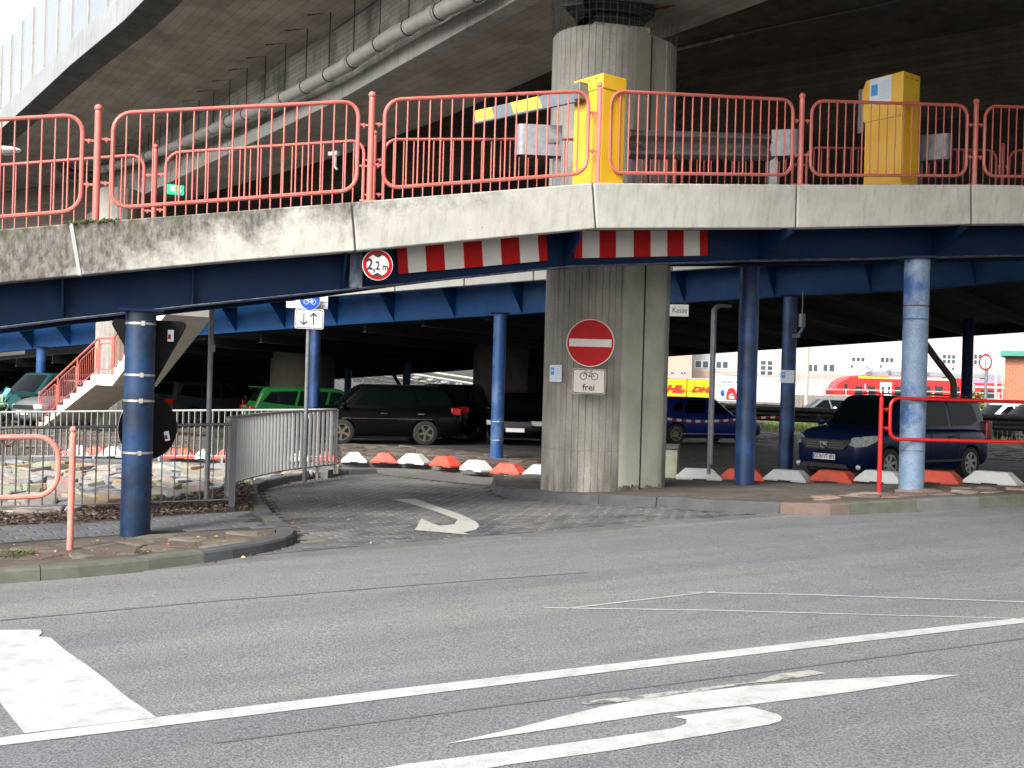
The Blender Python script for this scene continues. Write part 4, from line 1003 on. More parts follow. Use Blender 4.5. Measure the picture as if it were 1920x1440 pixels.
# thin conduit along the middle slab
q0, q1, q2 = Z_at(1272, 92, ZJ-.05), Z_at(1375, 66, ZJ-.05), Z_at(1720, -6, ZJ-.05)
MB().tube([q0, q1], .035, 6).build('cable_tray', m_bar, fly); MB().tube([q1, q2, q2+(q2-q1)*.5], .018, 6).build('conduit', m_steel, fly)
# drain pipe hung beside the left web
pw_px = [(925, -30), (885, -8), (740, 64), (640, 128), (540, 180), (443, 222), (333, 272), (262, 298), (190, 318)]
pipe = []
for px, py in pw_px:
    # the pipe runs .38 m in front of the web: intersect the ray with that offset line in plan
    L = [(p.x-w.x*.34, p.y-w.y*.34) for p, w in zip(SA, nl)]; d = ray(px, py); best = None
    for a, c in zip(L, L[1:]):
        den = (c[0]-a[0])*1.0-(c[1]-a[1])*d.x
        if abs(den) < 1e-6: continue
        t = (d.x*a[1]-a[0])/((c[0]-a[0])-d.x*(c[1]-a[1]))
        if -.001 <= t <= 1.001: best = lerp(a[1], c[1], t)
    if best: pipe.append(P(px, py, best))
pipe.append(pipe[-1]+(pipe[-1]-pipe[-2])*.3)
pr_ = .13
dp = MB().tube(pipe, pr_, 16).build('drain_pipe', m_pipe, fly, smooth=True)
PL = [0]
for a, c in zip(pipe, pipe[1:]): PL.append(PL[-1]+(c-a).length)
def pat(s):
    for i in range(len(PL)-1):
        if s <= PL[i+1]: return pipe[i].lerp(pipe[i+1], (s-PL[i])/(PL[i+1]-PL[i])), (pipe[i+1]-pipe[i]).normalized()
    return pipe[-1], (pipe[-1]-pipe[-2]).normalized()
s = .5; k = 0
while s < PL[-1]-.3:
    q, t = pat(s); b = MB().tube([q-t*.012, q+t*.012], pr_+.012, 14, cap=True); b.build('pipe_clip', m_pipec, dp, smooth=False)
    if k % 3 == 1:
        MB().tube([q+t*.2-t*.10, q+t*.2+t*.10], pr_+.02, 16).build('pipe_coupling', m_pipe, dp, smooth=True)
    slabz = ZJ+.02+.0*q.x
    MB().tube([q+Zv*(pr_+.01), Vector((q.x, q.y, slabz+.10))], .013, 5).build('hanger_rod', m_pipec, dp)
    wv_ = Vector((t.y, -t.x, 0)); MB().box(Vector((q.x, q.y, slabz+.03)), (1.1, .02, .02), rz=math.atan2(t.y, t.x)+.55).build('hanger_bracket', m_pipec, dp)
    s += 1.22; k += 1
# black drain funnel at the far end
f0 = P(118, 296, pipe[-2].y+.5)
b = MB().tube([f0+Zv*.25, f0, f0-Zv*.35, f0-Zv*.55+Vector((.3, 0, 0)), f0-Zv*.6+Vector((1.3, 0, 0))], [.32, .26, .2, .17, .16], 10); b.build('drain_funnel', m_pipec, fly, smooth=True)

# ================================================================ MAIN PARKING DECK
YD = [(-200, 40.9), (75, 36.8), (933, 26.2), (1478, 23.3), (1920, 21.3), (2300, 19.8)]
def Yd(px): return interp(YD, px, True)
DB = [(-300, 684), (0, 655), (75, 650), (160, 641), (400, 622), (660, 604), (933, 588), (1020, 583), (1258, 566), (1480, 553), (1700, 543), (1920, 523), (2300, 498)]     # bottom of the girder
DF = [(-300, 648), (0, 621), (160, 602), (610, 556), (915, 532), (1005, 525), (1255, 508), (1480, 492), (1920, 466), (2300, 450)]   # bottom of the fascia
DT = [(-300, 628), (0, 600), (610, 530), (1005, 498), (1255, 482), (1920, 425), (2300, 405)]
dxs = [-300, -150, 0, 160, 400, 660, 800, 933, 1100, 1258, 1480, 1700, 1920, 2300]
m_wf = mat('clean_white_fascia', (.55, .54, .50), .8, var=.06, scale=3, streak=.1)
deck = empty('parking_deck', 'long blue-girdered parking deck with pale fascia and dark ribbed underside over the parked cars', 'parking deck')
def dpt(px, tab, back=0.): return P(px, interp(tab, px), Yd(px)+back)
dd = Vector((-.83, .56, 0)).normalized(); dw = Vector((.56, .83, 0)).normalized()      # along the edge to the far left; into the deck
for a, c in zip(range(-300, 2300, 130), range(-170, 2430, 130)):
    if c > 2300: break
    ft = [dpt(a+1, DT), dpt(c-1, DT)]; fb = [dpt(a+1, DF), dpt(c-1, DF)]
    solid(ft, fb, [p+dw*.15 for p in ft], [p+dw*.15 for p in fb], 'fascia_panel', m_wf, deck)
A = [dpt(x, DF, .62)+Zv*.12 for x in dxs]; B = [dpt(x, DB, .62) for x in dxs]
A = []; B = []
for x in dxs:
    f = dpt(x, DF); q = f+dw*.75; b0 = P(x, interp(DB, x), q.y); A.append(Vector((q.x, q.y, f.z+.10))); B.append(Vector((q.x, q.y, P(x, interp(DB, x), Yd(x)+.62).z)))
solid(A, B, [p+dw*.02 for p in A], [p+dw*.02 for p in B], 'girder_web', m_blue2, deck)
solid([p-dw*.10 for p in B], [p-dw*.10-Zv*.02 for p in B], [p+dw*.12 for p in B], [p+dw*.12-Zv*.02 for p in B], 'bottom_flange', m_blue2, deck)
GL = arclen([(p.x, p.y) for p in B]); s = .3
while s < GL[-1]-.2:
    q = at([(p.x, p.y) for p in B], GL, s)
    k = 0
    while k < len(GL)-2 and GL[k+1] < s: k += 1
    t = (s-GL[k])/(GL[k+1]-GL[k]); b0 = B[k].lerp(B[k+1], t); a0 = A[k].lerp(A[k+1], t); e = dd*.006
    o_ = a0-dw*.66-Zv*.03
    MB().add([b0-e, a0-e, o_-e, b0+e, a0+e, o_+e], [(0, 1, 2), (5, 4, 3), (0, 2, 5, 3), (0, 3, 4, 1), (1, 4, 5, 2)]).build('gusset_plate', m_blue2, deck)
    s += 2.0
def zc(x, y): return 3.25+.052*(x+.34)-.050*(y-26.2)
# underside plate of the deck and its joists
e0_ = Vector((-.34, 26.2, 0))
def dk(u, v, up=0): q = e0_+dd*u+dw*v; return Vector((q.x, q.y, zc(q.x, q.y)+up))
def edgev(u):     # where the deck edge lies for a given u
    q = e0_+dd*u; best = nearest_on([Vector((p.x, p.y, 0)) for p in B], q); return (best-q).dot(dw)
us = [-16, -12, -8, -4, 0, 4, 8, 12, 16, 20, 25, 30, 36]
FARV = 16.0
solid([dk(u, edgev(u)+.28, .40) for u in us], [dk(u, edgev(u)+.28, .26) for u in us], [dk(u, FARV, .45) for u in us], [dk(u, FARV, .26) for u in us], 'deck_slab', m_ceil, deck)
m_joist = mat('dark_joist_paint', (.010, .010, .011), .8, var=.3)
m_jf = mat('lit_joist_flange', (.05, .05, .054), .8, spec=.1, var=.3, scale=3)  # lighter than the joists: caught light put into the flange colour
u = -15.0
while u < 34:
    a, c = dk(u, edgev(u)+.15), dk(u, FARV-.1); b = MB(); e = dd*.008
    b.add([a-e, c-e, c-e+Zv*.25, a-e+Zv*.25, a+e, c+e, c+e+Zv*.25, a+e+Zv*.25], [(0, 1, 2, 3), (7, 6, 5, 4), (0, 4, 5, 1), (2, 6, 7, 3), (0, 3, 7, 4), (1, 5, 6, 2)])
    j = b.build('joist', m_joist, deck)
    b = MB(); e = dd*.06; b.add([a-e, c-e, c+e, a+e, a-e-Zv*.015, c-e-Zv*.015, c+e-Zv*.015, a+e-Zv*.015], [(0, 1, 2, 3), (7, 6, 5, 4), (0, 4, 5, 1), (1, 5, 6, 2), (2, 6, 7, 3), (3, 7, 4, 0)]); b.build('flange', m_jf, j)
    u += 2.0
solid([dk(u, FARV+.02, .3) for u in us], [dk(u, FARV+.02, -.02) for u in us], [dk(u, FARV+.2, .3) for u in us], [dk(u, FARV+.2, -.02) for u in us], 'rear_girder', m_joist, deck)

# ---------------------------------------------------------------- steel columns
def column(label, px, py, Y, r, m, ztop, bands=(), base=None, zoff=0, plate=False, notice=None, group='round steel columns'):
    p = P(px, py, Y); z0 = (T(p.x, p.y)+zoff) if base is None else base
    g = empty('steel_column', label, 'column', (p.x, p.y, z0), facing(px)); h = ztop-z0; g['group'] = group
    b = MB(); b.tube([(0, 0, 0), (0, 0, h)], r, 32); b.build('shaft', m, g, smooth=True)
    MB().box((0, 0, h+.012), (r*2.9, r*2.9, .024)).build('cap_plate', m_blue, g)
    if plate:
        MB().box((0, 0, .012), (r*3.2, r*3.2, .024)).build('base_plate', m_steeld, g); bb_ = MB()
        for sx in (-1, 1):
            for sy in (-1, 1): bb_.tube([(sx*r*1.3, sy*r*1.3, .02), (sx*r*1.3, sy*r*1.3, .06)], .012, 6)
        bb_.build('bolt', m_steeld, g); MB().box((0, 0, -.06), (r*4.4, r*4.4, .12)).build('footing', m_gutter, g)
    for z, mm, hh in bands:
        b = MB().tube([(0, 0, z-hh/2), (0, 0, z+hh/2)], r+.004, 32, cap=True); st = b.build('strap', mm, g, smooth=True)
        if mm is m_band: MB().box((.02, -r-.008, z), (.035, .012, .045)).build('buckle', m_band, st)
    return g
Y1 = 11.25
p = P(255, 1010, Y1)
zcol = P(262, 590, Y1).z
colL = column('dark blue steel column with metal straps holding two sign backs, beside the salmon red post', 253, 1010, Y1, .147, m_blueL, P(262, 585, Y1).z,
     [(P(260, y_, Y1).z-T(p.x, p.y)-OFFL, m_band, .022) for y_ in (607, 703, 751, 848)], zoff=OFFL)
zt = lambda px, py, Y: P(px, py, Y).z
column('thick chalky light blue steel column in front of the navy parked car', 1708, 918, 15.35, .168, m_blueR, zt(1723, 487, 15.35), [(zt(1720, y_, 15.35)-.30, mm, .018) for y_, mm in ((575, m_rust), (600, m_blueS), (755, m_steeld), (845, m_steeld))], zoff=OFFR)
column('worn dark blue steel column right of the pair of grey pipes', 1395, 912, 16.8, .148, m_blueM, zt(1407, 500, 16.8), zoff=OFFR-.02)
column('blue steel column with a taped paper notice behind the white kerb blocks', 1473, 884, 23.2, .150, m_blueM, zt(1478, 556, 23.2))
column('light blue steel column on a bolted footing left of the big concrete pillar', 931, 850, 25.6, .148, m_blueS, zt(934, 588, 25.6), [(zt(932, 790, 25.6)+.12, m_band, .02), (zt(932, 825, 25.6)+.12, m_band, .02)], plate=True)
column('pale blue steel column near the concrete stair with red rail', 74, 790, 36.6, .148, m_blueS, zt(75, 651, 36.6))
column('saturated blue steel column right behind the bicycle sign pole', 586, 830, 30.2, .150, m_blueM, zt(588, 610, 30.2))
column('nearly black steel column beyond the navy parked car', 1810, 820, 31.5, .15, m_blue, zc(12.7, 31.5)+.1)
column('blue steel column tops seen through the gap above the black car, left one', 652, 730, 45.0, .14, m_blueS, zc(-6.6, 45)+.1, group='far steel columns')
column('blue steel column tops seen through the gap above the black car, right one', 762, 730, 43.0, .15, m_blueS, zc(-4, 43)+.1, group='far steel columns')
def notice(px, py, Y, w, h, turn=0, label='white paper notice with a blue picture taped to the big pillar'):
    p = P(px, py, Y); g = empty('paper_notice', label, 'notice', p, facing(px, turn))
    MB().box((0, 0, 0), (w, .004, h)).build('sheet', m_paper, g); MB().box((-w*.27, -.0035, h*.12), (w*.27, .003, h*.45)).build('picture', m_pblue, g)
    b = MB().sphere((-w*.27, -.0055, h*.16), w*.09, 8, 6, sc3=(1.2, .05, .6)); b.build('picture_detail', m_paper, g)
    b = MB()
    for k in range(8): b.box((w*.18, -.003, h*.36-h*.095*k), (w*.42, .002, h*.02))
    b.box((-w*.27, -.003, -h*.25), (w*.2, .002, h*.02)); b.build('print', m_pgrey, g); return g
notice(1476, 706, 23.2-.162, 26/F*23, 24/F*23, label='white paper notice taped round the blue column behind the kerb blocks')

# ---------------------------------------------------------------- signs
q = P(1107, 643, 15.15)
sg = empty('no_entry_sign', 'round red no entry sign with white bar on the big concrete pillar', 'sign', q, facing(1107, -.02))
R_ = 45/F*q.y; MB().disc((0, 0), R_, (0, .012), 56).build('plate', m_steeld, sg); MB().disc((0, 0), R_, (-.003, 0), 56).build('rim', m_ret, sg)
MB().disc((0, 0), R_*.96, (-.006, -.003), 56).build('red_face', m_sred, sg); MB().box((0, -.0075, 0), (R_*1.76, .003, R_*.32)).build('white_bar', m_ret, sg)
MB().box((0, .16, 0), (.06, .30, .05)).build('bracket', m_steeld, sg)
q = P(1104, 715, 15.15)
sg = empty('bicycle_exemption_sign', 'small white plate with bicycle symbol and the word frei below the no entry sign', 'sign', q, facing(1104, -.02))
w, h = 62/F*q.y, 47/F*q.y; MB().prism(rrect(w, h, .03), 0, .008).build('plate', m_ret, sg)
b = MB(); rim(b, w*.97, h*.96, .028, .010, -.003, 0); b.build('black_border', m_black, sg)
bike('bicycle_symbol', m_black, sg, .0, .075, .15, y=-.001); text('lettering', 'frei', .125, 0, -.085, m_black, sg, y=-.003, bold=.002)
MB().box((0, .16, 0), (.05, .30, .04)).build('bracket', m_steeld, sg)
notice(1042, 700, 15.72, 34/F*15.6, 32/F*15.6, turn=-.85)
# bicycle direction signs on their pole
Yp = 17.6
bp = G(572, 900, OFFL)
pb = P(571, 880, Yp); z0 = T(pb.x, pb.y)+OFFL
sp = empty('sign_pole', 'galvanised pole carrying the blue bicycle sign behind the curved grey fence', 'pole', (pb.x, pb.y, z0))
MB().tube([(0, 0, 0), (0, 0, zt(576, 540, Yp)-z0)], .034, 14).build('tube', m_steel, sp, smooth=True)
q = P(581, 562, Yp-.06)
sg = empty('cycle_path_sign', 'round blue sign with white bicycle, its top hidden by the ramp beam', 'sign', q, facing(581))
r = 19/F*Yp*1.02; MB().disc((0, .0), r, (0, .006), 40).build('plate', m_wht, sg); MB().disc((0, 0), r*.95, (-.003, 0), 40).build('blue_face', m_sblue, sg)
MB().box((0, -.0045, r*.42), (r*1.7, .003, r*.07)).build('divider', m_wht, sg); bike('bicycle_symbol', m_wht, sg, 0, -.03, .115, y=-.003)
b = MB()
for x in (-.035, .03): b.prism([(x-.012, .09), (x+.012, .09), (x+.02, .15), (x-.02, .15)], -.006, -.003)
b.build('pedestrian_legs', m_wht, sg)
q = P(580, 598, Yp-.06)
sg = empty('two_way_sign', 'white plate with a down and an up arrow under the blue bicycle sign', 'sign', q, facing(580))
w, h = 53/F*Yp, 37/F*Yp; MB().prism(rrect(w, h, .03), 0, .006).build('plate', m_wht, sg); b = MB(); rim(b, w*.95, h*.93, .028, .010, -.003, 0); b.build('black_border', m_black, sg)
for sx, sg_ in ((-.085, -1), (.065, 1)):
    b = MB(); b.box((sx, -.002, 0), (.017, .003, .19)); z = sg_*.1
    for k in (-1, 1): b.prism([(sx, z), (sx, z-sg_*.03), (sx+k*.055, z-sg_*.075), (sx+k*.055, z-sg_*.045)], -.0035, -.0005)
    b.build('arrow_mark', m_black, sg)
q = P(576, 563, Yp+.08)
sg = empty('direction_sign', 'white rectangular sign half hidden behind the blue bicycle sign', 'sign', q, facing(576))
MB().box((0, 0, 0), (77/F*Yp, .006, 19/F*Yp*1.6)).build('plate', m_wht, sg); b = MB(); b.box((-.24, -.0045, -.02), (.14, .003, .012)); b.box((.24, -.0045, -.02), (.14, .003, .012)); b.build('print', m_black, sg)
# second pole at the fence
pb = G(387, 946, OFFL); zz = zt(395, 560, pb.y)
sp = empty('steel_pole', 'plain galvanised pole rising from the mulch behind the dark fence', 'pole', pb)
MB().tube([(0, 0, 0), (0, 0, zz-pb.z)], .033, 14).build('tube', m_steel, sp, smooth=True)
MB().box((.03, -.01, P(397, 653, pb.y).z-pb.z), (.05, .05, .09), rz=.4).build('clamp', m_steel, sp)
# sign backs on the dark column
def signback(nm, label, poly, px, py, Y, sticker, stw, turn=0):
    q = P(px, py, Y); g = empty(nm, label, 'sign', q, facing(px, turn)); MB().prism(poly, 0, .006).build('plate', m_blk2, g)
    b = MB(); 
    n_ = len(poly)
    b.prism([(x*1.0, z) for x, z in poly], .0065, .010); b.build('sign_face', m_ret, g)
    x, z, rot = sticker; M = Matrix.Translation((x, 0, z)) @ Matrix.Rotation(rot, 4, 'Y')
    MB().box((0, -.002, 0), (stw[0], .003, stw[1]), M).build('sticker', m_paper, g); MB().box((-stw[0]*.2, -.0042, -stw[1]*.1), (stw[0]*.5, .002, stw[1]*.4), M).build('sticker_print', m_sred, g)
    MB().box((0, .05, stw[1]), (.06, .10, .03)).build('bracket', m_band, g)
    return g
Ys = Y1+.20; sc_ = Ys/F
tri = []
for (cx, cy, a0) in ((349-12, 597+12, -30), (218+12-8, 597+12, 90), (284, 722-8, 210)):
    for k in range(5):
        a = math.radians(a0+120*k/4); tri.append(((cx-280+9*math.cos(a))*sc_, -(cy-640-9*math.sin(a))*sc_))
signback('give_way_sign_back', 'black back of a triangular give way sign strapped to the dark blue column', tri, 280, 640, Ys, (38*sc_, 12*sc_, .0), (.06, .12))
rd = 59*sc_; signback('round_sign_back', 'black back of a round sign low on the dark blue column', [(rd*math.cos(2*math.pi*k/44), rd*math.sin(2*math.pi*k/44)) for k in range(44)], 278, 803, Ys+.05, (38*sc_, -15*sc_, -.2), (.055, .10), turn=.46)
# Kasse sign
q = P(1273, 582, 22.9)
sg = empty('hanging_sign', 'small white sign reading Kasse hanging from the blue deck beam', 'sign', q, facing(1273))
MB().box((0, 0, 0), (36/F*22.9, .02, 22/F*22.9)).build('plate', m_wht, sg); text('lettering', 'Kasse', .155, .015, 0, m_black, sg, y=-.012, sx=.85)
b = MB()
for x in (-.12, .12): b.tube([(x, 0, .12), (x, 0, .20)], .004, 4)
b.build('hanger', m_steeld, sg)
# pair of vent pipes
for (x0, x1, yb, nm_, Yq, mm) in ((1329, 1333, 878, 'dull grey pipe of the pair, nearer the pillar, bent over at the top', 19.6, m_steeld), (1333, 1339, 860, 'bright steel pipe of the pair with a bent top beside the hanging sign', 19.5, m_steel)):
    pz = P(x0, yb, Yq); tz = P(x1, 585, Yq); g = empty('vent_pipe', nm_, 'pipe', pz)
    h = tz.z-pz.z; pth = [(0, 0, -.1), (0, 0, h)]+[(.14-.14*math.cos(math.radians(a)), .1*math.sin(math.radians(a)), h+.12*math.sin(math.radians(a))) for a in (30, 60, 90)]+[(.30, .16, h+.12)]
    MB().tube(pth, .034, 12).build('tube', mm, g, smooth=True); MB().tube([(0, 0, h*.36), (0, 0, h*.36+.03)], .042, 12).build('clip', m_steeld, g); MB().tube([(0, 0, h*.93), (0, 0, h*.93+.03)], .042, 12).build('clip', m_steeld, g)
# low concrete block beside the pillar
q = G(1262, 892, OFFR-.1); zt_ = P(1262, 838, q.y).z
g = empty('concrete_block', 'low mossy concrete block with a cap against the right side of the pillar', 'block', (q.x-.1, q.y+.2, q.z-.05), -.2)
MB().box((0, .15, (zt_-q.z)/2), (.42, .7, zt_-q.z)).build('body', mat('mossy_concrete', (.30, .30, .22), .9, var=.15, streak=.5), g, bevel=.01); MB().box((0, .15, zt_-q.z+.04), (.46, .76, .07)).build('cap', m_gutter, g, bevel=.01)

# ---------------------------------------------------------------- kerb blocks in the lot
def kblock(label, p, ang, L, m, kidx, group):
    g = empty('kerb_block', label, 'kerb block', p, ang, group)
    h = .20; w = .16
    def rg(x, z0, z1, wb, wt): return None
    b = MB(); a, c = L/2, L/2-.17
    vs = [(-a, -w, 0), (a, -w, 0), (a, w, 0), (-a, w, 0), (-a, -w, .04), (a, -w, .04), (a, w, .04), (-a, w, .04), (-c, -w*.62, h), (c, -w*.62, h), (c, w*.62, h), (-c, w*.62, h)]
    b.add(vs, [(0, 3, 2, 1), (0, 1, 5, 4), (1, 2, 6, 5), (2, 3, 7, 6), (3, 0, 4, 7), (4, 5, 9, 8), (5, 6, 10, 9), (6, 7, 11, 10), (7, 4, 8, 11), (8, 9, 10, 11)])
    o = b.build('body', m, g, bevel=.012); MB().box((0, -w-.001, .012), (L*.3, .004, .022)).build('drain_slot', m_black, g)
    return g
m_kr = mat('kerb_block_red', (.62, .07, .035), .6, var=.10, scale=8, col2=(.45, .08, .06), s2=6); m_kw = mat('kerb_block_white', (.55, .56, .55), .6, var=.06, scale=8, col2=(.55, .55, .53), f2=(.55, .8), s2=5)
BL = [(148, 853, 0), (182, 854, 1), (213, 855, 0), (339, 858, 1), (381, 859, 0), (420, 860, 1), (468, 861, 0), (517, 862, 1), (563, 863, 0), (612, 864, 1), (664, 865, 0), (721, 866, 1), (776, 868, 0), (835, 873, 1), (893, 881, 0), (954, 887, 1), (1014, 890, 0)]
BRt = [(1310, 899, 0), (1392, 900, 1), (1478, 902, 0), (1565, 904, 1), (1652, 905, 0), (1757, 906, 1), (1862, 908, 0)]
pts = vxy(GP([(x, y) for x, y, c in BL], .12)); names = []
lm = {0: 'white', 1: 'red'}
whereL = ['white kerb block behind the fences, leftmost of the row', 'red kerb block behind the fences, second of the row from the left', 'white kerb block behind the dark column and the fences', 'red kerb block seen between the round sign back and the grey pole', 'white kerb block right behind the plain grey pole', 'red kerb block behind the post where the two fences meet', 'white kerb block behind the curved fence, under the green car', 'red kerb block behind the curved fence, left of the sign pole', 'white kerb block behind the curved fence at the sign pole', 'red kerb block half covered by the end of the curved fence', 'white kerb block first to the right of the curved fence', 'red kerb block below the front wheel of the black car', 'white kerb block below the rear wheel of the black car', 'red kerb block tilted at the bend of the row', 'white kerb block left of the light blue column footing', 'red kerb block right below the light blue column', 'white kerb block half hidden by the big pillar']
whereR = ['white kerb block right of the low concrete block', 'red kerb block behind the worn dark blue column', 'white kerb block in front of the column with the notice', 'red kerb block below the number plate of the navy car', 'white kerb block at the bright red post', 'red kerb block right of the thick chalky column', 'white kerb block by the rear wheel of the navy car']
ga = 'red and white kerb blocks edging the parking lot'
for i, (x, y, c) in enumerate(BL):
    a = pts[max(0, i-1)]; e = pts[min(len(pts)-1, i+1)]; q = pts[i]; ll = .60 if i > 8 else .52
    if 3 <= i < len(BL)-1: ll = min(.62, .9*math.hypot(e[0]-a[0], e[1]-a[1])/2)
    kblock(whereL[i], (*q, T(*q)+.10 if x > 560 else T(*q)+.10), math.atan2(e[1]-a[1], e[0]-a[0]), ll, [m_kw, m_kr][c], i, ga)
pts = vxy(GP([(x, y) for x, y, c in BRt], .06))
for i, (x, y, c) in enumerate(BRt):
    a = pts[max(0, i-1)]; e = pts[min(len(pts)-1, i+1)]; q = pts[i]
    kblock(whereR[i], (*q, T(*q)+.06), math.atan2(e[1]-a[1], e[0]-a[0]), .82, [m_kw, m_kr][c], i, ga)
kbl = vxy(GP([(100, 864), (400, 869), (600, 877), (776, 877), (845, 884), (893, 890), (1014, 898)], 0))
stones_along('kerb_stone', kbl, .5, .10, 0, 1.0, m_gutter, kb, slope=.01)
kbr = vxy(GP([(1275, 911), (1400, 913), (1560, 915), (1920, 919), (2150, 922)], 0))

# ================================================================ FENCES
def barfence(name, label, path, h, zb, sp_, mbar, mrail, bw=(.012, .030), post_every=0, postsz=.05, topw=.05, endpost=True, footed=True):
    g = empty(name, label, 'fence'); L = arclen([(p.x, p.y) for p in path]); LL = L[-1]
    def pt(s):
        x, y = at([(p.x, p.y) for p in path], L, s); i = 0
        while i < len(L)-2 and L[i+1] < s: i += 1
        t = (s-L[i])/(L[i+1]-L[i]); return Vector((x, y, lerp(path[i].z, path[i+1].z, t)))
    n = max(2, int(LL/.12)); top = [pt(LL*k/n)+Vector((0, 0, h)) for k in range(n+1)]; bot = [pt(LL*k/n)+Vector((0, 0, zb)) for k in range(n+1)]
    def railr(nm_, pth, w, hh):
        A = offs([(p.x, p.y) for p in pth], w/2); B = offs([(p.x, p.y) for p in pth], -w/2); Z = [p.z for p in pth]
        solid([Vector((*a, z)) for a, z in zip(A, Z)], [Vector((*a, z-hh)) for a, z in zip(A, Z)], [Vector((*a, z)) for a, z in zip(B, Z)], [Vector((*a, z-hh)) for a, z in zip(B, Z)], nm_, mrail, g)
    railr('top_rail', top, topw, .035); railr('bottom_rail', bot, topw*.7, .022)
    me = MB().box((0, 0, (h-.035+zb)/2), (bw[0], bw[1], h-.035-zb)).mesh('bar', mbar); k = 0; s = sp_*.6
    while s < LL:
        p = pt(s); q = pt(min(LL, s+.05)); o = link('bar', me, g); o.location = p; o.rotation_euler = (0, 0, math.atan2(q.y-p.y, q.x-p.x) if s < LL-.06 else 0); s += sp_
    if post_every:
        s = post_every*.5
        while s < LL:
            p = pt(s); MB().box((p.x, p.y, p.z+zb/2-.05), (postsz*.8, postsz*.8, zb+.1)).build('foot', mrail, g); s += post_every
    return g
nf = [G(-250, 975, OFFL), G(0, 966, OFFL), G(200, 953, OFFL), G(428, 940, OFFL)]
nf = [P(-250, 969, 12.7), P(0, 966, 13.0), P(200, 957, 13.2), P(430, 944, 13.55)]
nf = [Vector((p.x, p.y, lerp(p.z, T(p.x, p.y)+OFFL, .5))) for p in nf]
bf = barfence('garden_fence', 'dark flat-railed bar fence along the brick sidewalk behind the blue column', nf, zt(200, 797, 13.2)-nf[2].z, .10, .148, m_fenced, m_fenced, bw=(.012, .03))
q = nf[-1]; zz = P(434, 783, q.y).z
MB().box((q.x+.02, q.y+.03, (zz+q.z-.1)/2), (.075, .075, zz-q.z+.1), rz=.3).build('post', m_fenced, bf)
cf = [P(432, 944, 13.6), P(424, 930, 14.3), P(426, 918, 15.1), P(440, 908, 15.9), P(475, 898, 16.8), P(530, 889, 17.8), P(580, 884, 18.5), P(628, 881, 19.1)]
hz_px = [(432, 785), (419, 783), (421, 780), (440, 779), (475, 775), (530, 770), (580, 768), (628, 766)]
cfz = []
for (px, py), p in zip(hz_px, cf):
    cfz.append(P(px, py, p.y).z)
cf = [Vector((p.x, p.y, z-1.06)) for p, z in zip(cf, cfz)]
def smooth(L, it=2):
    for _ in range(it):
        o = [L[0]]
        for a, b_ in zip(L, L[1:]): o += [a.lerp(b_, .25), a.lerp(b_, .75)]
        o.append(L[-1]); L = o
    return L
cff = smooth(cf, 2)
cfo = barfence('curved_fence', 'light grey vertical slat fence curving along the driveway entrance', cff, 1.06, .12, .118, m_fence, m_fence, bw=(.012, .055), post_every=2.1, topw=.06)
p = cf[-1]; MB().box((p.x, p.y, p.z+.5), (.05, .05, 1.1), rz=.3).build('post', m_fence, cfo)
ffp = [P(-260, 862, 20.6), P(0, 866, 20.6), P(300, 872, 20.2), P(618, 878, 19.4)]
hh = [P(-260, 776, 20.6).z, P(0, 771, 20.6).z, P(300, 768, 20.2).z, P(618, 766, 19.4).z]
ffp = [Vector((p.x, p.y, z-1.02)) for p, z in zip(ffp, hh)]
barfence('lot_fence', 'grey bar fence along the far side of the pitched stone bed', ffp, 1.02, .20, .118, m_fence, m_fence, bw=(.012, .05), post_every=1.25, topw=.06)
fk = [(p.x, p.y-.15) for p in ffp]
stones_along('kerb_stone', fk, .3, .10, 0.05, 1.0, m_gutter, kb, slope=.0)

# red railing left front and right front
pp = G(131, 1031, OFFL)
rl = empty('street_railing', 'faded salmon red tubular rail and ball topped post by the left kerb', 'railing')
railpost(rl, pp, zt(135, 799, pp.y)-pp.z, m_redf, r=.029, ball=.031, plate=False)
lp = G(-170, 1046, OFFL); hz0, hz1 = P(112, 930, pp.y).z-pp.z, P(112, 817, pp.y).z-pp.z
railpanel('rail_panel', rl, lp, pp, hz0+.01, hz1+.0, .12, 10, m_redf, r=.024, rad=.19, bars=False)
railpost(rl, lp, 1.2, m_redf, r=.032, ball=.04, plate=False)
wr = MB(); q = P(18, 822, pp.y-.02)
for k in range(4): wr.tube([q+Vector((random.uniform(-.01, .01)+.035*math.cos(a)*(1+.3*k), -.03+.01*k, -.03+.03*math.sin(a)*(1+.2*k))) for a in [i*.7 for i in range(10)]], .0035, 4)
wr.tube([P(18, 812, 12.9), P(21, 803, 12.95), P(25, 800, 12.95), P(22, 812, 11.4)], .004, 4)
tag(wr.build('wire_tangle', m_rust), 'tangle of rusty wire on the faded red rail at the left edge', 'wire')
pr2 = G(1648, 922, OFFR); rr2 = empty('street_railing', 'bright red tubular rail and ball topped post on the right kerb island', 'railing')
railpost(rr2, pr2, zt(1650, 736, pr2.y)-pr2.z, m_redb, r=.030, ball=.031, plate=False)
e2 = P(2130, 936, pr2.y+.55); e2.z = T(e2.x, e2.y)+OFFR
a_ = Vector(pr2); dz1 = P(1700, 747, pr2.y).z-pr2.z; dz0 = P(1700, 824, pr2.y).z-pr2.z; e2.z = P(2130, 760, e2.y).z-dz1
railpanel('rail_panel', rr2, a_, e2, dz0, dz1, .13, 10, m_redb, r=.024, rad=.12, bars=False)
railpost(rr2, e2, 1.2, m_redb, r=.030, ball=.036, plate=False)

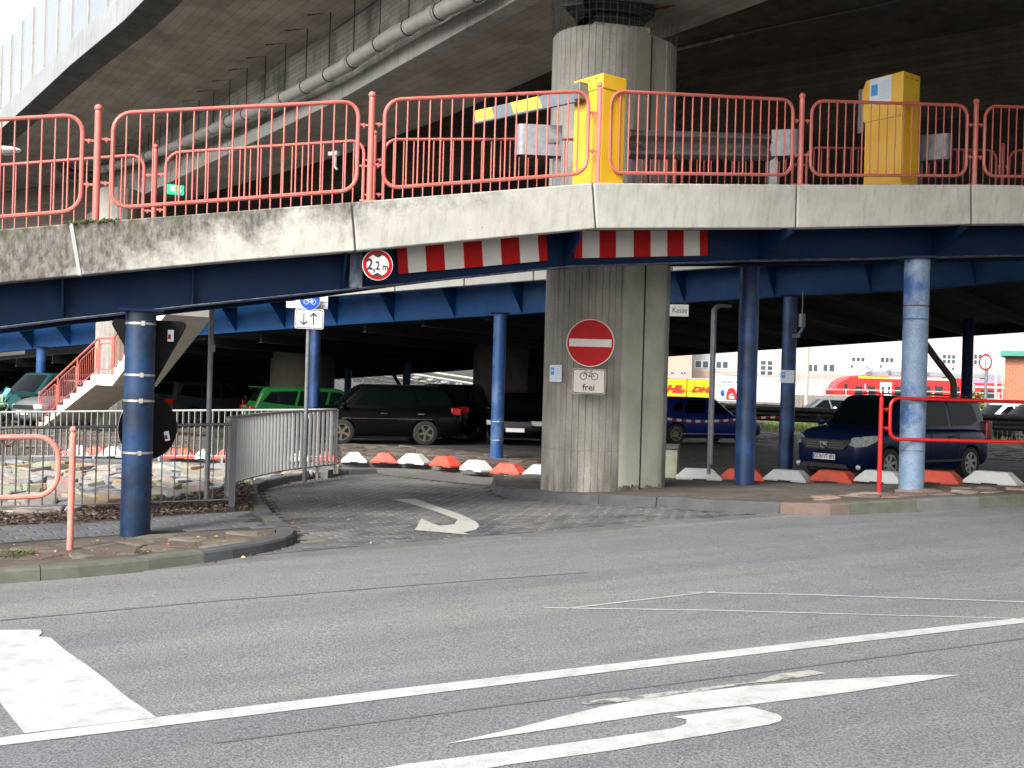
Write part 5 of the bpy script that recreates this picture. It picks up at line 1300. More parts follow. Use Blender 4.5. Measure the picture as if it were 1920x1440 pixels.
# ================================================================ STAIR AND REAR PIERS
su = Vector((.39, -.92, 0)); sv = Vector((.92, .39, 0))
S0 = P(72, 812, 33.6); S0.z = T(S0.x, S0.y)
st = empty('concrete_stair', 'pale concrete stair with red railings climbing behind the far grey fence', 'stair')
zl = P(200, 702, 30.6).z; nst = 9; L1 = P(183, 702, 30.6)
v0 = Vector((L1.x-S0.x, L1.y-S0.y, 0)); run1 = v0.length; su = v0.normalized(); sv = Vector((-su.y, su.x, 0))
L2 = P(217, 702, L1.y+su.y*.0); 
land = .95
def stairflight(b, o, z0, z1, run, n, th=.26, w=1.25, start=True):
    r = run/n; h = (z1-z0)/n; top = []
    for k in range(n): top += [(r*k, z0+h*(k+1)), (r*(k+1), z0+h*(k+1))]
    prof = [(0, z0)]+top+[(run, z1-th*1.0)]+[(.0+th*.6, z0-th*.05)]
    M = Matrix(((su.x, sv.x, 0, o.x), (su.y, sv.y, 0, o.y), (0, 0, 1, 0), (0, 0, 0, 1)))
    b.prism(prof, 0, w, 'y', M)
b = MB(); stairflight(b, S0, S0.z, zl, run1, nst); b.build('lower_flight', m_stair, st)
M = Matrix(((su.x, sv.x, 0, L1.x), (su.y, sv.y, 0, L1.y), (0, 0, 1, 0), (0, 0, 0, 1)))
MB().prism([(-.003, zl), (land, zl), (land, zl-.3), (-.003, zl-.3)], 0, 1.25, 'y', M).build('landing', m_stair, st)
o2 = L1+su*land; top2 = P(405, 572, 25.5); run2 = 3.0
z2 = zl+1.85
b = MB(); r = run2/10; h = (z2-zl)/10; prof = [(0.003, zl)]
for k in range(10): prof += [(r*k+.003, zl+h*(k+1)), (r*(k+1), zl+h*(k+1))]
prof += [(run2, z2-.32), (.003, zl-.3)]
M2 = Matrix(((su.x, sv.x, 0, o2.x), (su.y, sv.y, 0, o2.y), (0, 0, 1, 0), (0, 0, 0, 1)))
b.prism(prof, 0, 1.25, 'y', M2); b.build('upper_flight', m_stair, st)
# stair railing on the near-left side
def stairrail(a, c, posts, gap=.0):
    top = MB().tube([a+Zv*.98, c+Zv*.98], .028, 8); top.build('handrail', m_red, st, smooth=True)
    n = max(1, int((c-a).length/1.3)); 
    for k in range(n+1):
        p = a.lerp(c, k/n); MB().tube([p, p+Zv*.98], .026, 8).build('rail_post', m_red, st, smooth=True)
    for k in range(n):
        p, q = a.lerp(c, (k+.08)/n), a.lerp(c, (k+.92)/n); lo, hi = .14, .84
        MB().tube([p+Zv*(lo+.08), p+Zv*(hi-.08), p.lerp(q, .1)+Zv*hi, p.lerp(q, .9)+Zv*hi, q+Zv*(hi-.08), q+Zv*(lo+.08), p.lerp(q, .9)+Zv*lo, p.lerp(q, .1)+Zv*lo], .016, 6, closed=True).build('rail_panel', m_red, st, smooth=True)
        m_ = int((q-p).length/.13)
        if (c-a).z > .1:
            bb_ = MB()
            for j in range(1, m_): w_ = p.lerp(q, j/m_); bb_.tube([w_+Zv*lo, w_+Zv*hi], .007, 4)
            bb_.build('rail_bars', m_red, st)
sideoff = -sv*.02 if sv.x > 0 else sv*.0
stairrail(S0+Zv*.05, Vector((L1.x, L1.y, zl)), 3); stairrail(Vector((L1.x, L1.y, zl))+su*.05, Vector((o2.x, o2.y, zl))-su*.03, 1)
E2 = o2+su*run2; stairrail(Vector((o2.x, o2.y, zl))+su*.05, Vector((E2.x, E2.y, z2)), 3)
def pier(label, px0, px1, Y, zt_, depth=1.6, m=m_pil):
    a, c = P(px0, 720, Y), P(px1, 720, Y); w = (c.x-a.x)/2; cx = (a.x+c.x)/2; z0 = T(cx, Y)-.1
    g = empty('bridge_pillar', label, 'pillar', (cx, Y+w, z0)); pl = []
    for k in range(48):
        an = 2*math.pi*k/48; rr_ = w-.008*(k % 2); pl.append((rr_*math.cos(an), rr_*math.sin(an)+(depth if math.sin(an) > 0 else 0)))
    MB().prism(pl, 0, zt_-z0, 'z').build('shaft', m, g); return g
pier('slim ribbed pale pillar behind the red stair railing', 165, 237, 33.4, ZS)
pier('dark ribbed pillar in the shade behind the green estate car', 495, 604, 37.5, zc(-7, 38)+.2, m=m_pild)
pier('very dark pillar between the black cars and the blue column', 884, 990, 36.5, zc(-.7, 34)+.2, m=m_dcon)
MB().box(P(52, 694, 50), (1.6, .3, 1.2)).build('tmp', m_dcon).name = 'wall_block'
tag([o for o in COL.objects if o.name.startswith('wall_block')][-1], 'grey concrete block deep in the shade left of the pale blue column', 'block')
# near-black walls added to darken the open back of the lot
for nm_, a, c, h_ in (('darkening_wall', dk(45, 16.6), dk(20.6, 16.4), 4.5), ('darkening_wall', dk(12.1, 16.4), dk(3.7, 16.4), 4.0)):
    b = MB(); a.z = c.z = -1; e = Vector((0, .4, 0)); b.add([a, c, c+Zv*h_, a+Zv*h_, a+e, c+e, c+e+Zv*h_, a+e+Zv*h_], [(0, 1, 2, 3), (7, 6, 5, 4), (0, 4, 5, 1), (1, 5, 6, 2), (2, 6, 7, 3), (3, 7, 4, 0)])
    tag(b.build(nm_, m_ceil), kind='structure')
# small things: exit light, lamp, cameras, drain pipe
q = P(328, 356, 24); g = empty('exit_light', 'green emergency exit box with white arrow hanging under the flyover', 'exit sign', q, facing(328, .2))
MB().box((0, 0, 0), (.36, .12, .20)).build('housing', m_exit, g, bevel=.01); b = MB(); b.box((-.06, -.062, .02), (.09, .003, .12)); b.box((.09, -.062, .03), (.025, .003, .09)); b.prism([(.04, .0), (.14, .0), (.09, -.065)], -.0635, -.0605); b.build('pictogram', m_wht, g)
b = MB(); b.tube([(-.1, 0, .1), (-.1, 0, .9)], .006, 4); b.tube([(.1, 0, .1), (.1, 0, .9)], .006, 4); b.build('hanger', m_black, g)
q = P(8, 281, 20); g = empty('street_lamp', 'pale flat street lamp head poking in at the left edge', 'lamp', q)
MB().sphere((0, 0, 0), .30, 16, 10, sc3=(1, .5, .22)).build('head', m_wht, g, smooth=True); MB().sphere((0, 0, -.04), .22, 12, 8, sc3=(.9, .5, .25)).build('lens', m_lamp, g, smooth=True); MB().tube([(-.2, 0, 0), (-1.4, 0, -.1), (-1.6, 0, -8)], .045, 8).build('pole', m_steel, g)
q = P(626, 288, 24); g = empty('security_camera', 'small white security camera under the flyover behind the red railing', 'camera', q, -.6)
MB().box((0, 0, 0), (.26, .10, .09)).build('housing', m_wht, g, bevel=.01); MB().tube([(.05, 0, 0), (.05, 0, -.3), (.12, 0, -.35)], .03, 6).build('bracket', m_wht, g)
q = P(1504, 604, 21.8); g = empty('warning_light', 'dim grey beacon and camera fixed under the blue deck beam', 'beacon', q)
MB().tube([(0, 0, .16), (0, 0, -.10)], .07, 12).build('body', m_steeld, g, smooth=True); MB().tube([(0, 0, -.10), (0, 0, -.16), (-.10, 0, -.28)], .03, 8).build('bracket', m_steeld, g); MB().box((-.11, 0, -.27), (.14, .08, .07)).build('camera_body', m_steeld, g)
MB().tube([(0, 0, .16), (0, 0, .6)], .012, 6).build('rod', m_steeld, g)
m_bp = mat('brown_pipe', (.045, .02, .012), .5, var=.2)
pp_ = [P(1752, 668, 29), P(1778, 702, 29), P(1787, 714, 29), P(1788, 722, 29), P(1788, 800, 29)]
tag(MB().tube([pp_[0]+Vector((-.3, 0, .4))]+pp_, .085, 12).build('downpipe', m_bp, smooth=True), 'brown drain pipe slanting down behind the navy car', 'pipe')
pp_ = [P(735, 697, 44), P(752, 727, 44)]
tag(MB().tube([pp_[0]+Vector((-.1, 0, .4))]+pp_, .07, 8).build('downpipe', m_rust, smooth=True), 'rusty slanting pipe in the bright gap above the black car', 'pipe')

# ================================================================ VEHICLES
def evaluated(o):
    dg = bpy.context.evaluated_depsgraph_get(); return bpy.data.meshes.new_from_object(o.evaluated_get(dg))
def car(label, loc, yaw, p, mp, name='parked_car', cat='car', group=None, glass=None, detail=True):
    """x points forwards, y to the car's left"""
    g = empty(name, label, cat, loc, yaw, group); L, W, H = p['L'], p['W'], p['H']; hb, hh, R = p['belt'], p['hood'], p.get('R', .32)
    xw0, xw1, xr1, xr0 = p['x']; wf, wr = p['wheels']; glass = glass or m_glass; cl = .20; w2 = W/2
    sta = [(-.5, .80, .42, .0), (-.492, .90, .30, .06), (-.46, .965, .24, .03), (-.38, 1, .20, .0), (-.2, 1, .20, 0), (0, 1, .20, 0), (.2, 1, .20, 0), (.33, .995, .20, 0), (.40, .965, .21, .0), (.45, .90, .22, .02), (.482, .79, .25, .07), (.5, .62, .36, .20)]
    rings = []
    for t, wf_, zb_, dz in sta:
        x = t*L
        if x >= xw0: zt_ = lerp(hb, hh, min(1, (x-xw0)/(L/2-xw0))**1.5)
        else: zt_ = hb
        zt_ -= dz; w = w2*wf_; m = zb_+(zt_-zb_)*.48
        half = [(w*.90, zb_), (w*.985, zb_+.10), (w, m), (w*.985, zt_-.14), (w*.93, zt_-.03), (w*.80, zt_+.005), (w*.4, zt_+.03)]
        rings.append([(x, y, z) for y, z in half]+[(x, 0, zt_+.035)]+[(x, -y, z) for y, z in half[::-1]]+[(x, 0, zb_)])
    b = MB().loft(rings); body = b.build('body', [mp, m_black], g, smooth=True)
    ss = body.modifiers.new('s', 'SUBSURF'); ss.levels = 1; ss.render_levels = 1
    cut = MB()
    for xw in (wf, wr): cut.tube([(xw, -W, R), (xw, W, R)], R+.055, 28)
    co = cut.build('cut', m_black, g); bo = body.modifiers.new('b', 'BOOLEAN'); bo.operation = 'DIFFERENCE'; bo.object = co; bo.solver = 'EXACT'
    me = evaluated(body); body.modifiers.clear(); body.data = me; bpy.data.objects.remove(co)
    me.polygons.foreach_set('use_smooth', [True]*len(me.polygons)); me.set_sharp_from_angle(angle=math.radians(38))
    MB().box(((wf+wr)/2, 0, .30), (wf-wr+1.0, W*.72, .25)).build('underbody', m_black, g)
    # greenhouse from horizontal rings
    def hring(t):
        z = lerp(hb-.06, H, t); tt = min(1, t); xf = lerp(xw0, xw1, tt); xb = lerp(xr0, xr1, tt); w = lerp(w2*.90, w2*p.get('top', .72), tt)
        return z, xf, xb, w
    rg = []
    for t, ins in ((0, 0), (.3, 0), (.6, .0), (.88, .0), (.96, .025), (.99, .08), (1.0, .22)):
        z, xf, xb, w = hring(t); xf -= ins; xb += ins; w -= ins; rc = .10; ring_ = []
        for cx, cy, a0 in ((xf-rc, w-rc, 0), (xb+rc, w-rc, 90), (xb+rc, -w+rc, 180), (xf-rc, -w+rc, 270)):
            for k in range(5):
                a = math.radians(a0+90*k/4); ring_.append((cx+rc*math.cos(a)*(1.0), cy+rc*math.sin(a), z))
        # bow the front and the back a little
        ring_ = [(x+(.07*(1-(y/w)**2) if x > xf-rc*.5 else 0), y, z) for x, y, z in ring_]
        rg.append(ring_)
    roof = MB().loft(rg).build('roof', mp, g, smooth=True)
    def side(x, t, s, e=.006): z, xf, xb, w = hring(t); return Vector((x, s*(w+e), z))
    for s in (1, -1):
        for poly in p['side']:
            n = len(poly); q = [side(x, t, s) for x, t in poly]; i = [side(x, t, s, -.02) for x, t in poly]
            MB().add(q+i, [tuple(range(n)), tuple(range(2*n-1, n-1, -1))]+[(k, n+k, n+(k+1) % n, (k+1) % n) for k in range(n)]).build('side_window', glass, g)
    def endwin(nm, front, y0, y1, t0, t1):
        q = []; 
        for t, yy in ((t0, y0), (t1, y1)):
            z, xf, xb, w = hring(t); x = (xf+.012) if front else (xb-.012); m = 6
            for k in range(m+1): y = lerp(-yy*w, yy*w, k/m); q.append((x+(.07*(1-(y/w)**2) if front else 0), y, z))
        m = 7; fs = [(k, k+1, m+k+1, m+k) for k in range(m-1)]; d = -.02 if front else .02
        qb = [(a+d, b_, c) for a, b_, c in q]; b = MB().add(q, fs); b.add(qb, fs); b.build(nm, glass, g)
    endwin('windshield', True, .86, .84, .12, .90); endwin('rear_window', False, .80, .78, .32, .88)
    # wheels
    for k, (xw, s) in enumerate([(wf, 1), (wf, -1), (wr, 1), (wr, -1)]):
        y = s*(w2-.115); wm = MB(); 
        prof = [(R-.03, -.11), (R, -.09), (R, .09), (R-.03, .11), (R*.68, .11), (R*.66, .03), (R*.2, .03)]
        n = 28; vs = []; fs = []
        for a_ in range(n):
            a = 2*math.pi*a_/n
            for r_, yy in prof: vs.append((r_*math.cos(a), s*yy, r_*math.sin(a)))
        m = len(prof)
        for a_ in range(n):
            for j in range(m-1): fs.append((a_*m+j, a_*m+j+1, ((a_+1) % n)*m+j+1, ((a_+1) % n)*m+j))
        wh = wm.add(vs, fs).build('wheel', m_tyre, g, smooth=True); wh.location = (xw, y, R)
        ns = p.get('spokes', 5); rm = MB(); rm.ring((0, 0), R*.60, R*.67, ((.075 if s > 0 else -.105), (.105 if s > 0 else -.075)), 28); rm.disc((0, 0), R*.14, (s*.06, s*.09) if s > 0 else (s*.09, s*.06), 14)
        for q in range(ns):
            a = 2*math.pi*(q+.2)/ns; tw = p.get('twist', 0)
            M = Matrix.Rotation(a, 4, 'Y'); wd = p.get('spw', .045)
            y0_, y1_ = (.055, .085) if s > 0 else (-.085, -.055)
            rm.prism([(R*.1, -wd*.6), (R*.62, -wd*.5+tw), (R*.62, wd*.9+tw), (R*.1, wd*.6)], y0_, y1_, 'y', M)
        rm.build('rim', p.get('rimm', m_rim), wh)
    xn = L/2
    if detail:
        for s in (1, -1):
            mi = MB().sphere((0, 0, 0), .11, 10, 7, sc3=(.7, 1.0, .75)); o = mi.build('mirror', p.get('mirror', mp), g, smooth=True); o.location = (xw0-.18, s*(w2+.06), hb+.06)
    return g
def plate(g, x, y, z, front, txt=None, w=.52):
    s = 1 if front else -1; pl = MB().box((x, y, z), (.014, w, .11)).build('number_plate', m_wht, g)
    if txt:
        e = bpy.data.objects.new('plate_frame', None)
        MB().box((x+s*.008, y-s*w*.46, z), (.003, w*.07, .105)).build('euro_band', m_sblue, pl)
        c = bpy.data.curves.new('t', 'FONT'); c.body = txt; c.size = .115; c.align_x = 'CENTER'; c.align_y = 'CENTER'; c.extrude = .001; c.offset = .0015
        o = bpy.data.objects.new('t', c); COL.objects.link(o); me = evaluated(o); bpy.data.objects.remove(o)
        me.transform(Matrix(((0, 0, s, x+s*.009), (s*.74, 0, 0, y+s*.02), (0, 1, 0, z), (0, 0, 0, 1)))); me.materials.clear(); me.materials.append(m_black); link('lettering', me, pl)
    return pl
MPV = dict(L=4.5, W=1.78, H=1.68, belt=1.06, hood=.92, R=.33, x=(1.32, .62, -1.95, -2.16), wheels=(1.38, -1.42), top=.80,
           side=[[(1.10, .16), (.72, .80), (.36, .82), (.28, .14)], [(.20, .14), (.28, .82), (-.62, .84), (-.72, .14)], [(-.82, .14), (-.72, .84), (-1.62, .82), (-1.80, .30), (-1.55, .16)]], spokes=7, twist=.05)
HAT = dict(L=4.26, W=1.79, H=1.47, belt=.94, hood=.74, R=.32, x=(.98, .22, -1.50, -1.98), wheels=(1.28, -1.34), top=.70,
           side=[[(.72, .16), (.22, .80), (-.02, .84), (-.14, .14)], [(-.22, .14), (-.10, .84), (-.80, .82), (-1.02, .16)], [(-1.1, .18), (-.90, .80), (-1.25, .70), (-1.42, .30)]], spokes=10, spw=.028)
EST = dict(L=4.6, W=1.80, H=1.50, belt=.96, hood=.78, R=.33, x=(1.05, .35, -1.85, -2.16), wheels=(1.35, -1.36), top=.70,
           side=[[(.80, .16), (.36, .80), (.08, .84), (-.04, .14)], [(-.12, .14), (0, .84), (-.80, .84), (-.92, .14)], [(-1.0, .14), (-.88, .84), (-1.65, .78), (-1.90, .30)]], spokes=5, spw=.05)
SUV = dict(L=4.45, W=1.84, H=1.66, belt=1.04, hood=.90, R=.35, x=(1.05, .42, -1.70, -2.08), wheels=(1.32, -1.36), top=.74,
           side=[[(.82, .16), (.40, .80), (.10, .84), (-.02, .14)], [(-.10, .14), (.02, .84), (-.80, .84), (-.92, .14)], [(-1.0, .14), (-.9, .84), (-1.45, .74), (-1.65, .3)]], spokes=5, spw=.05)
m_navy = paint('navy', (.003, .008, .035)); m_vwb = paint('royal_blue', (.008, .018, .14)); m_blk = paint('black', (.0015, .0015, .002)); m_grn = paint('green', (.006, .06, .012)); m_teal = paint('teal', (.008, .04, .043)); m_silv = paint('silver', (.12, .125, .135)); m_whc = paint('white', (.7, .7, .72)); m_dgr = paint('dark_grey', (.02, .022, .025))
m_lamp2 = mat('headlight_glass', (.50, .52, .50), .10, .3, var=.4, scale=25, coat=1)
m_rim2 = mat('hubcap_silver', (.40, .40, .38), .4, .6)
# navy MPV
hd = math.radians(217); hv = Vector((math.cos(hd), math.sin(hd), 0))
nose = P(1545, 880, 21.7); ctr_ = nose-hv*2.25; ctr_.z = T(ctr_.x, ctr_.y)
d = dict(MPV); d['rimm'] = m_rim2
g = car('navy blue compact people carrier parked behind the chalky blue column, facing the street', ctr_, hd, d, m_navy)
zoff = P(1545, 898, nose.y).z
xn = 2.25
b = MB().prism([(-.56, .74), (-.60, .82), (-.40, .80), (.40, .80), (.60, .82), (.56, .74), (.42, .60), (-.42, .60)], xn-.03, xn+.012, 'x').build('grille', m_black, g, bevel=.01)
sl = MB()
for z in (.655, .70, .745): sl.box((xn+.016, 0, z), (.008, .86, .008))
sl.build('grille_bar', m_steeld, b)
MB().prism([(-.085, .765), (-.07, .65), (-.035, .625), (.035, .625), (.07, .65), (.085, .765), (.055, .765), (.04, .68), (-.04, .68), (-.055, .765)], xn+.012, xn+.04, 'x').build('emblem', m_chrome, g)
MB().prism([(-.045, .755), (-.03, .69), (.03, .69), (.045, .755)], xn+.02, xn+.034, 'x').build('emblem', m_chrome, g)
plate(g, xn+.02, 0, .47, True, 'GOH·VT 891')
b = MB().prism([(-.50, .34), (.50, .34), (.56, .26), (-.56, .26)], xn-.04, xn+.010, 'x').build('lower_grille', m_black, g)
for s in (1, -1):
    # big swept headlights wrapping round the corners
    f = [(xn-.10, .58, .86), (xn-.02, .50, .74), (xn-.05, .66, .68), (xn-.20, .80, .70), (xn-.42, .885, .80), (xn-.56, .875, .905), (xn-.34, .80, .90)]
    f = [(x+.03, s*y*1.0+s*.012, z) for x, y, z in f]; bk = [(x-.10, y-s*.08, z-.02) for x, y, z in f]; n = len(f)
    cx = sum(v[0] for v in f)/n+.045; cy = sum(v[1] for v in f)/n+s*.045; cz = sum(v[2] for v in f)/n+.0
    MB().add(f+bk+[(cx, cy, cz)], [(k, (k+1) % n, 2*n) for k in range(n)]+[(k, n+k, n+(k+1) % n, (k+1) % n) for k in range(n)]).build('headlight', m_lamp2, g, smooth=True)
    MB().sphere((xn-.10, s*.70, .30), .055, 12, 8, sc3=(.6, 1, 1)).build('fog_light', m_lamp2, g, smooth=True)
    MB().box((-xn+.10, s*.80, 1.0), (.20, .12, .40), rz=0).build('tail_light', m_tail, g, bevel=.03)
    MB().box((.35, s*.905, .88), (.18, .02, .03)).build('door_handle', m_navy, g); MB().box((-.70, s*.905, .88), (.18, .02, .03)).build('door_handle', m_navy, g)
    sm = MB(); 
    for x in (1.02, .0, -.95): sm.box((x, s*.884, .72), (.008, .014, .62))
    sm.build('door_gap', m_black, g); MB().box((-.1, s*.899, .40), (2.0, .012, .05)).build('rub_strip', m_black, g)
    MB().tube([(.55, s*.58, 1.70), (-.1, s*.60, 1.725), (-1.7, s*.60, 1.70)], .016, 6).build('roof_rail', m_black, g, smooth=True)
# blue hatchback
rw = P(1265, 826, 34.6); hd = math.radians(26); hv = Vector((math.cos(hd), math.sin(hd), 0)); rv = Vector((hv.y, -hv.x, 0))
ctr_ = rw+hv*1.34-rv*.8; ctr_.z = T(ctr_.x, ctr_.y)
g = car('royal blue hatchback parked beyond the big pillar behind the tape', ctr_, hd, HAT, m_vwb)
for s in (1, -1):
    MB().box((-.1, s*.90, .33), (2.2, .015, .03)).build('sill_strip', m_chrome, g)
    sm = MB()
    for x in (.95, -.18, -1.05): sm.box((x, s*.888, .62), (.008, .014, .55))
    sm.build('door_gap', m_black, g)
    for x in (-.05, -.98): MB().box((x, s*.905, .78), (.16, .02, .028)).build('door_handle', m_vwb, g)
    MB().box((2.0, s*.62, .66), (.2, .36, .12)).build('headlight', m_lamp, g, bevel=.03); MB().box((-2.06, s*.66, .84), (.12, .34, .16)).build('tail_light', m_tail, g, bevel=.03)
# black estate/MPV
rwp = P(797, 822, 30.2); hd = math.radians(194); hv = Vector((math.cos(hd), math.sin(hd), 0)); lv = Vector((-hv.y, hv.x, 0))
d = dict(EST); d.update(L=4.35, H=1.60, belt=1.0, hood=.86, wheels=(1.10, -1.14), R=.33, x=(1.25, .55, -1.70, -2.08), W=1.82)
ctr_ = rwp+hv*1.14-lv*.85; ctr_.z = T(ctr_.x, ctr_.y)
g = car('black estate car with five-spoke alloy wheels parked sideways under the deck', ctr_, hd, d, m_blk)
for s in (1, -1):
    MB().box((-1.98, s*.72, .92), (.28, .26, .20)).build('tail_light', m_tail, g, bevel=.03)
    MB().box((-.1, s*.915, .70), (2.4, .012, .012)).build('side_moulding', m_chrome, g); MB().tube([(.5, s*.62, 1.60), (-1.5, s*.62, 1.61)], .014, 6).build('roof_rail', m_dgr, g)
    MB().box((1.98, s*.62, .72), (.3, .4, .14)).build('headlight', m_lamp, g, bevel=.03)
    for x in (.0, -1.0): MB().box((x, s*.925, .84), (.18, .02, .028)).build('door_handle', m_chrome, g)
MB().tube([(-1.3, 0, 1.6), (-1.55, 0, 1.86)], .006, 4).build('antenna', m_black, g)
# green estate
q = P(450, 800, 32.5); hd = math.radians(22); hv = Vector((math.cos(hd), math.sin(hd), 0)); lv = Vector((-hv.y, hv.x, 0))
ctr_ = q+hv*2.3-lv*.9; ctr_ = P(447, 800, 32.8)+hv*2.35-lv*.62; ctr_.z = T(ctr_.x, ctr_.y)-.06
g = car('bright green estate car seen from its rear corner behind the curved fence', ctr_, hd, EST, m_grn)
for s in (1, -1): MB().box((-2.22, s*.70, .88), (.14, .36, .15)).build('tail_light', m_tail, g, bevel=.03)
plate(g, -2.31, 0, .76, False, 'E·AC 1042' if False else None); MB().box((-2.315, 0, .92), (.02, .10, .08)).build('emblem', m_chrome, g)
MB().box((-1.98, 0, 1.49), (.25, 1.15, .03)).build('roof_spoiler', m_grn, g, bevel=.01); MB().tube([(-1.6, 0, 1.5), (-1.85, 0, 1.78)], .006, 4).build('antenna', m_black, g)
MB().box((-2.13, 0, 1.44), (.02, .22, .02)).build('brake_light', m_tail, g)
# dark cars
def simplecar(label, px, py, Y, hdeg, pr_, mp, dx=0, **kw):
    q = P(px, py, Y); g = car(label, (q.x, q.y, T(q.x, q.y)), math.radians(hdeg), pr_, mp, **kw); L = pr_['L']
    for s in (1, -1):
        MB().box((L/2-.16, s*.62, pr_['hood']-.10), (.26, .40, .14)).build('headlight', m_lamp, g, bevel=.03); MB().box((-L/2+.07, s*.68, pr_['belt']-.10), (.14, .30, .18)).build('tail_light', m_tail, g, bevel=.03)
    plate(g, L/2+.01, 0, .45, True); plate(g, -L/2-.01, 0, .72, False); MB().box((L/2-.01, 0, .62), (.03, .9, .12)).build('grille', m_black, g)
    return g
simplecar('black sport utility car seen from behind, right of the black estate car', 858, 780, 34.5, 80, SUV, m_blk)
simplecar('near black car in the deep shade facing out beside the big pillar', 985, 780, 33.0, 262, HAT, m_blk)
simplecar('dark green sport utility car with pale headlights facing the stone bed at the left', 92, 780, 36.5, 238, SUV, m_teal)
simplecar('dark saloon in the shade left of the pale blue column', 40, 770, 42.5, 240, HAT, m_dgr)
simplecar('silver hatchback half hidden behind the red stair railing', 152, 790, 35.5, 240, HAT, m_silv)
simplecar('black car in the dark second row, behind the dark green car', 120, 770, 46, 240, EST, m_blk)
simplecar('dark grey car in the unlit back of the lot behind the grey pole', 385, 780, 38, 60, EST, m_dgr)
simplecar('black car behind the green estate car', 560, 780, 40, 30, EST, m_blk)
simplecar('light silver car parked beyond the black guard rail, left one', 1545, 760, 56, 180, HAT, m_silv)
simplecar('white car parked beyond the black guard rail near the red train nose', 1615, 765, 52, 195, HAT, m_whc)
simplecar('pale car under the round traffic sign before the brick building', 1835, 765, 56, 200, HAT, m_silv)
simplecar('white car close to the brick wall beyond the black guard rail', 1880, 780, 48, 190, HAT, m_whc)
simplecar('dark grey car at the right edge behind the bar fence', 1945, 790, 45, 190, EST, m_dgr)
# lime green motorbikes
for (px, Y, lb, mm) in ((8, 34.0, 'lime green motorcycle at the left edge with white number board', (.10, .55, .03)), (44, 34.4, 'teal and white motorcycle next to the lime green one', (.05, .25, .24))):
    mk_ = mat('bike_paint_%d' % px, mm, .3, var=.05, coat=1)
    q = P(px, 800, Y); g = empty('motorcycle', lb, 'motorcycle', (q.x, q.y, T(q.x, q.y)), math.radians(235))
    for x in (.68, -.68): MB().tube([(x+.24*math.cos(a), 0, .31+.24*math.sin(a)) for a in [k*math.pi/10 for k in range(20)]], .065, 8, closed=True).build('wheel', m_tyre, g, smooth=True)
    MB().prism([(-.75, .80), (-.3, .74), (.05, .78), (.35, .98), (.55, .95), (.62, .70), (.40, .42), (.1, .36), (-.25, .42), (-.35, .62), (-.8, .9)], -.13, .13).build('fairing', mk_, g, bevel=.04)
    MB().prism([(.50, .95), (.72, .72), (.66, .98), (.52, 1.18)], -.14, .14).build('front_fairing', mk_, g, bevel=.03)
    MB().prism([(.40, .72), (.98, .62), (1.0, .66), (.5, .78)], -.09, .09).build('front_fender', m_whc, g, bevel=.01)
    MB().box((.76, 0, .86), (.03, .24, .22)).build('headlight', m_lamp, g, bevel=.02)
    MB().tube([(.45, -.38, 1.12), (.52, 0, 1.04), (.45, .38, 1.12)], .016, 6).build('handlebar', m_black, g)
    MB().prism([(-.85, .86), (-.1, .80), (-.05, .88), (-.9, .96)], -.13, .13).build('seat', m_black, g, bevel=.02)
    f_ = MB(); f_.tube([(.50, -.1, 1.0), (.68, -.1, .31)], .028, 8); f_.tube([(.50, .1, 1.0), (.68, .1, .31)], .028, 8); f_.build('fork', m_chrome, g, smooth=True)

# ================================================================ BEYOND THE LOT
a = P(1360, 787, 43.0); b_ = P(2080, 794, 36.5); a.z = T(a.x, a.y); b_.z = T(b_.x, b_.y)
m_bgr = mat('dark_weathered_guardrail', (.035, .035, .038), .4, .4, var=.2)
guardrail('black_guard_rail', 'dark double-ribbed guard rail along the rear edge of the lot', a, b_, zc=.88, m=m_bgr, hw=.55, nposts=9, pm=m_steel)
pth = [P(1250, 799, 46), P(1560, 800, 44), P(1840, 806, 41), P(2100, 812, 39)]
for p in pth: p.z = T(p.x, p.y)
barfence('picket_fence', 'pale low bar fence behind the dark guard rail', pth, .95, .1, .16, m_post, m_fence, bw=(.015, .03), post_every=3, topw=.05)
def grassy(name, polypx, n, h):
    pl = vxy(GP(polypx)); xs = [p[0] for p in pl]; ys = [p[1] for p in pl]; b = MB(); c = 0
    while c < n:
        x, y = random.uniform(min(xs), max(xs)), random.uniform(min(ys), max(ys))
        if not inside(x, y, pl): continue
        z = T(x, y); k = random.uniform(.4, 1)*h; a = random.uniform(0, 6.28); w_ = .012*(1+Y_scale); dx, dy = math.cos(a)*w_, math.sin(a)*w_
        b.add([(x-dx, y-dy, z), (x+dx, y+dy, z), (x+random.gauss(0, .06), y+random.gauss(0, .06), z+k)], [(0, 1, 2)], mi=random.choice((0, 0, 0, 1))); c += 1
    return tag(b.build(name, [m_grass, mat('dry_grass', (.30, .28, .10), .9, var=.3)]), kind='stuff')
Y_scale = 1.5
grassy('grass', [(1380, 808), (1530, 811), (1530, 796), (1380, 792)], 3500, .40)
grassy('grass', [(1835, 828), (2050, 836), (2050, 810), (1835, 806)], 4500, .28)
m_verge = mat('grass_verge', (.14, .15, .06), .95, var=.3, scale=6, speck=.3)
sheet('verge', vxy(GP([(1300, 812), (1540, 815), (2100, 838), (2100, 806), (1500, 792), (1300, 792)])), .005, m_verge, kind='structure')
tp = []
for k in range(30):
    t = k/29; tp.append(P(lerp(1225, 1480, t), lerp(779, 787, t)+(6*math.sin(t*5)), lerp(29.5, 36, t)))
tb = empty('barrier_tape', 'red and white barrier tape strung in front of the blue hatchback', 'tape')
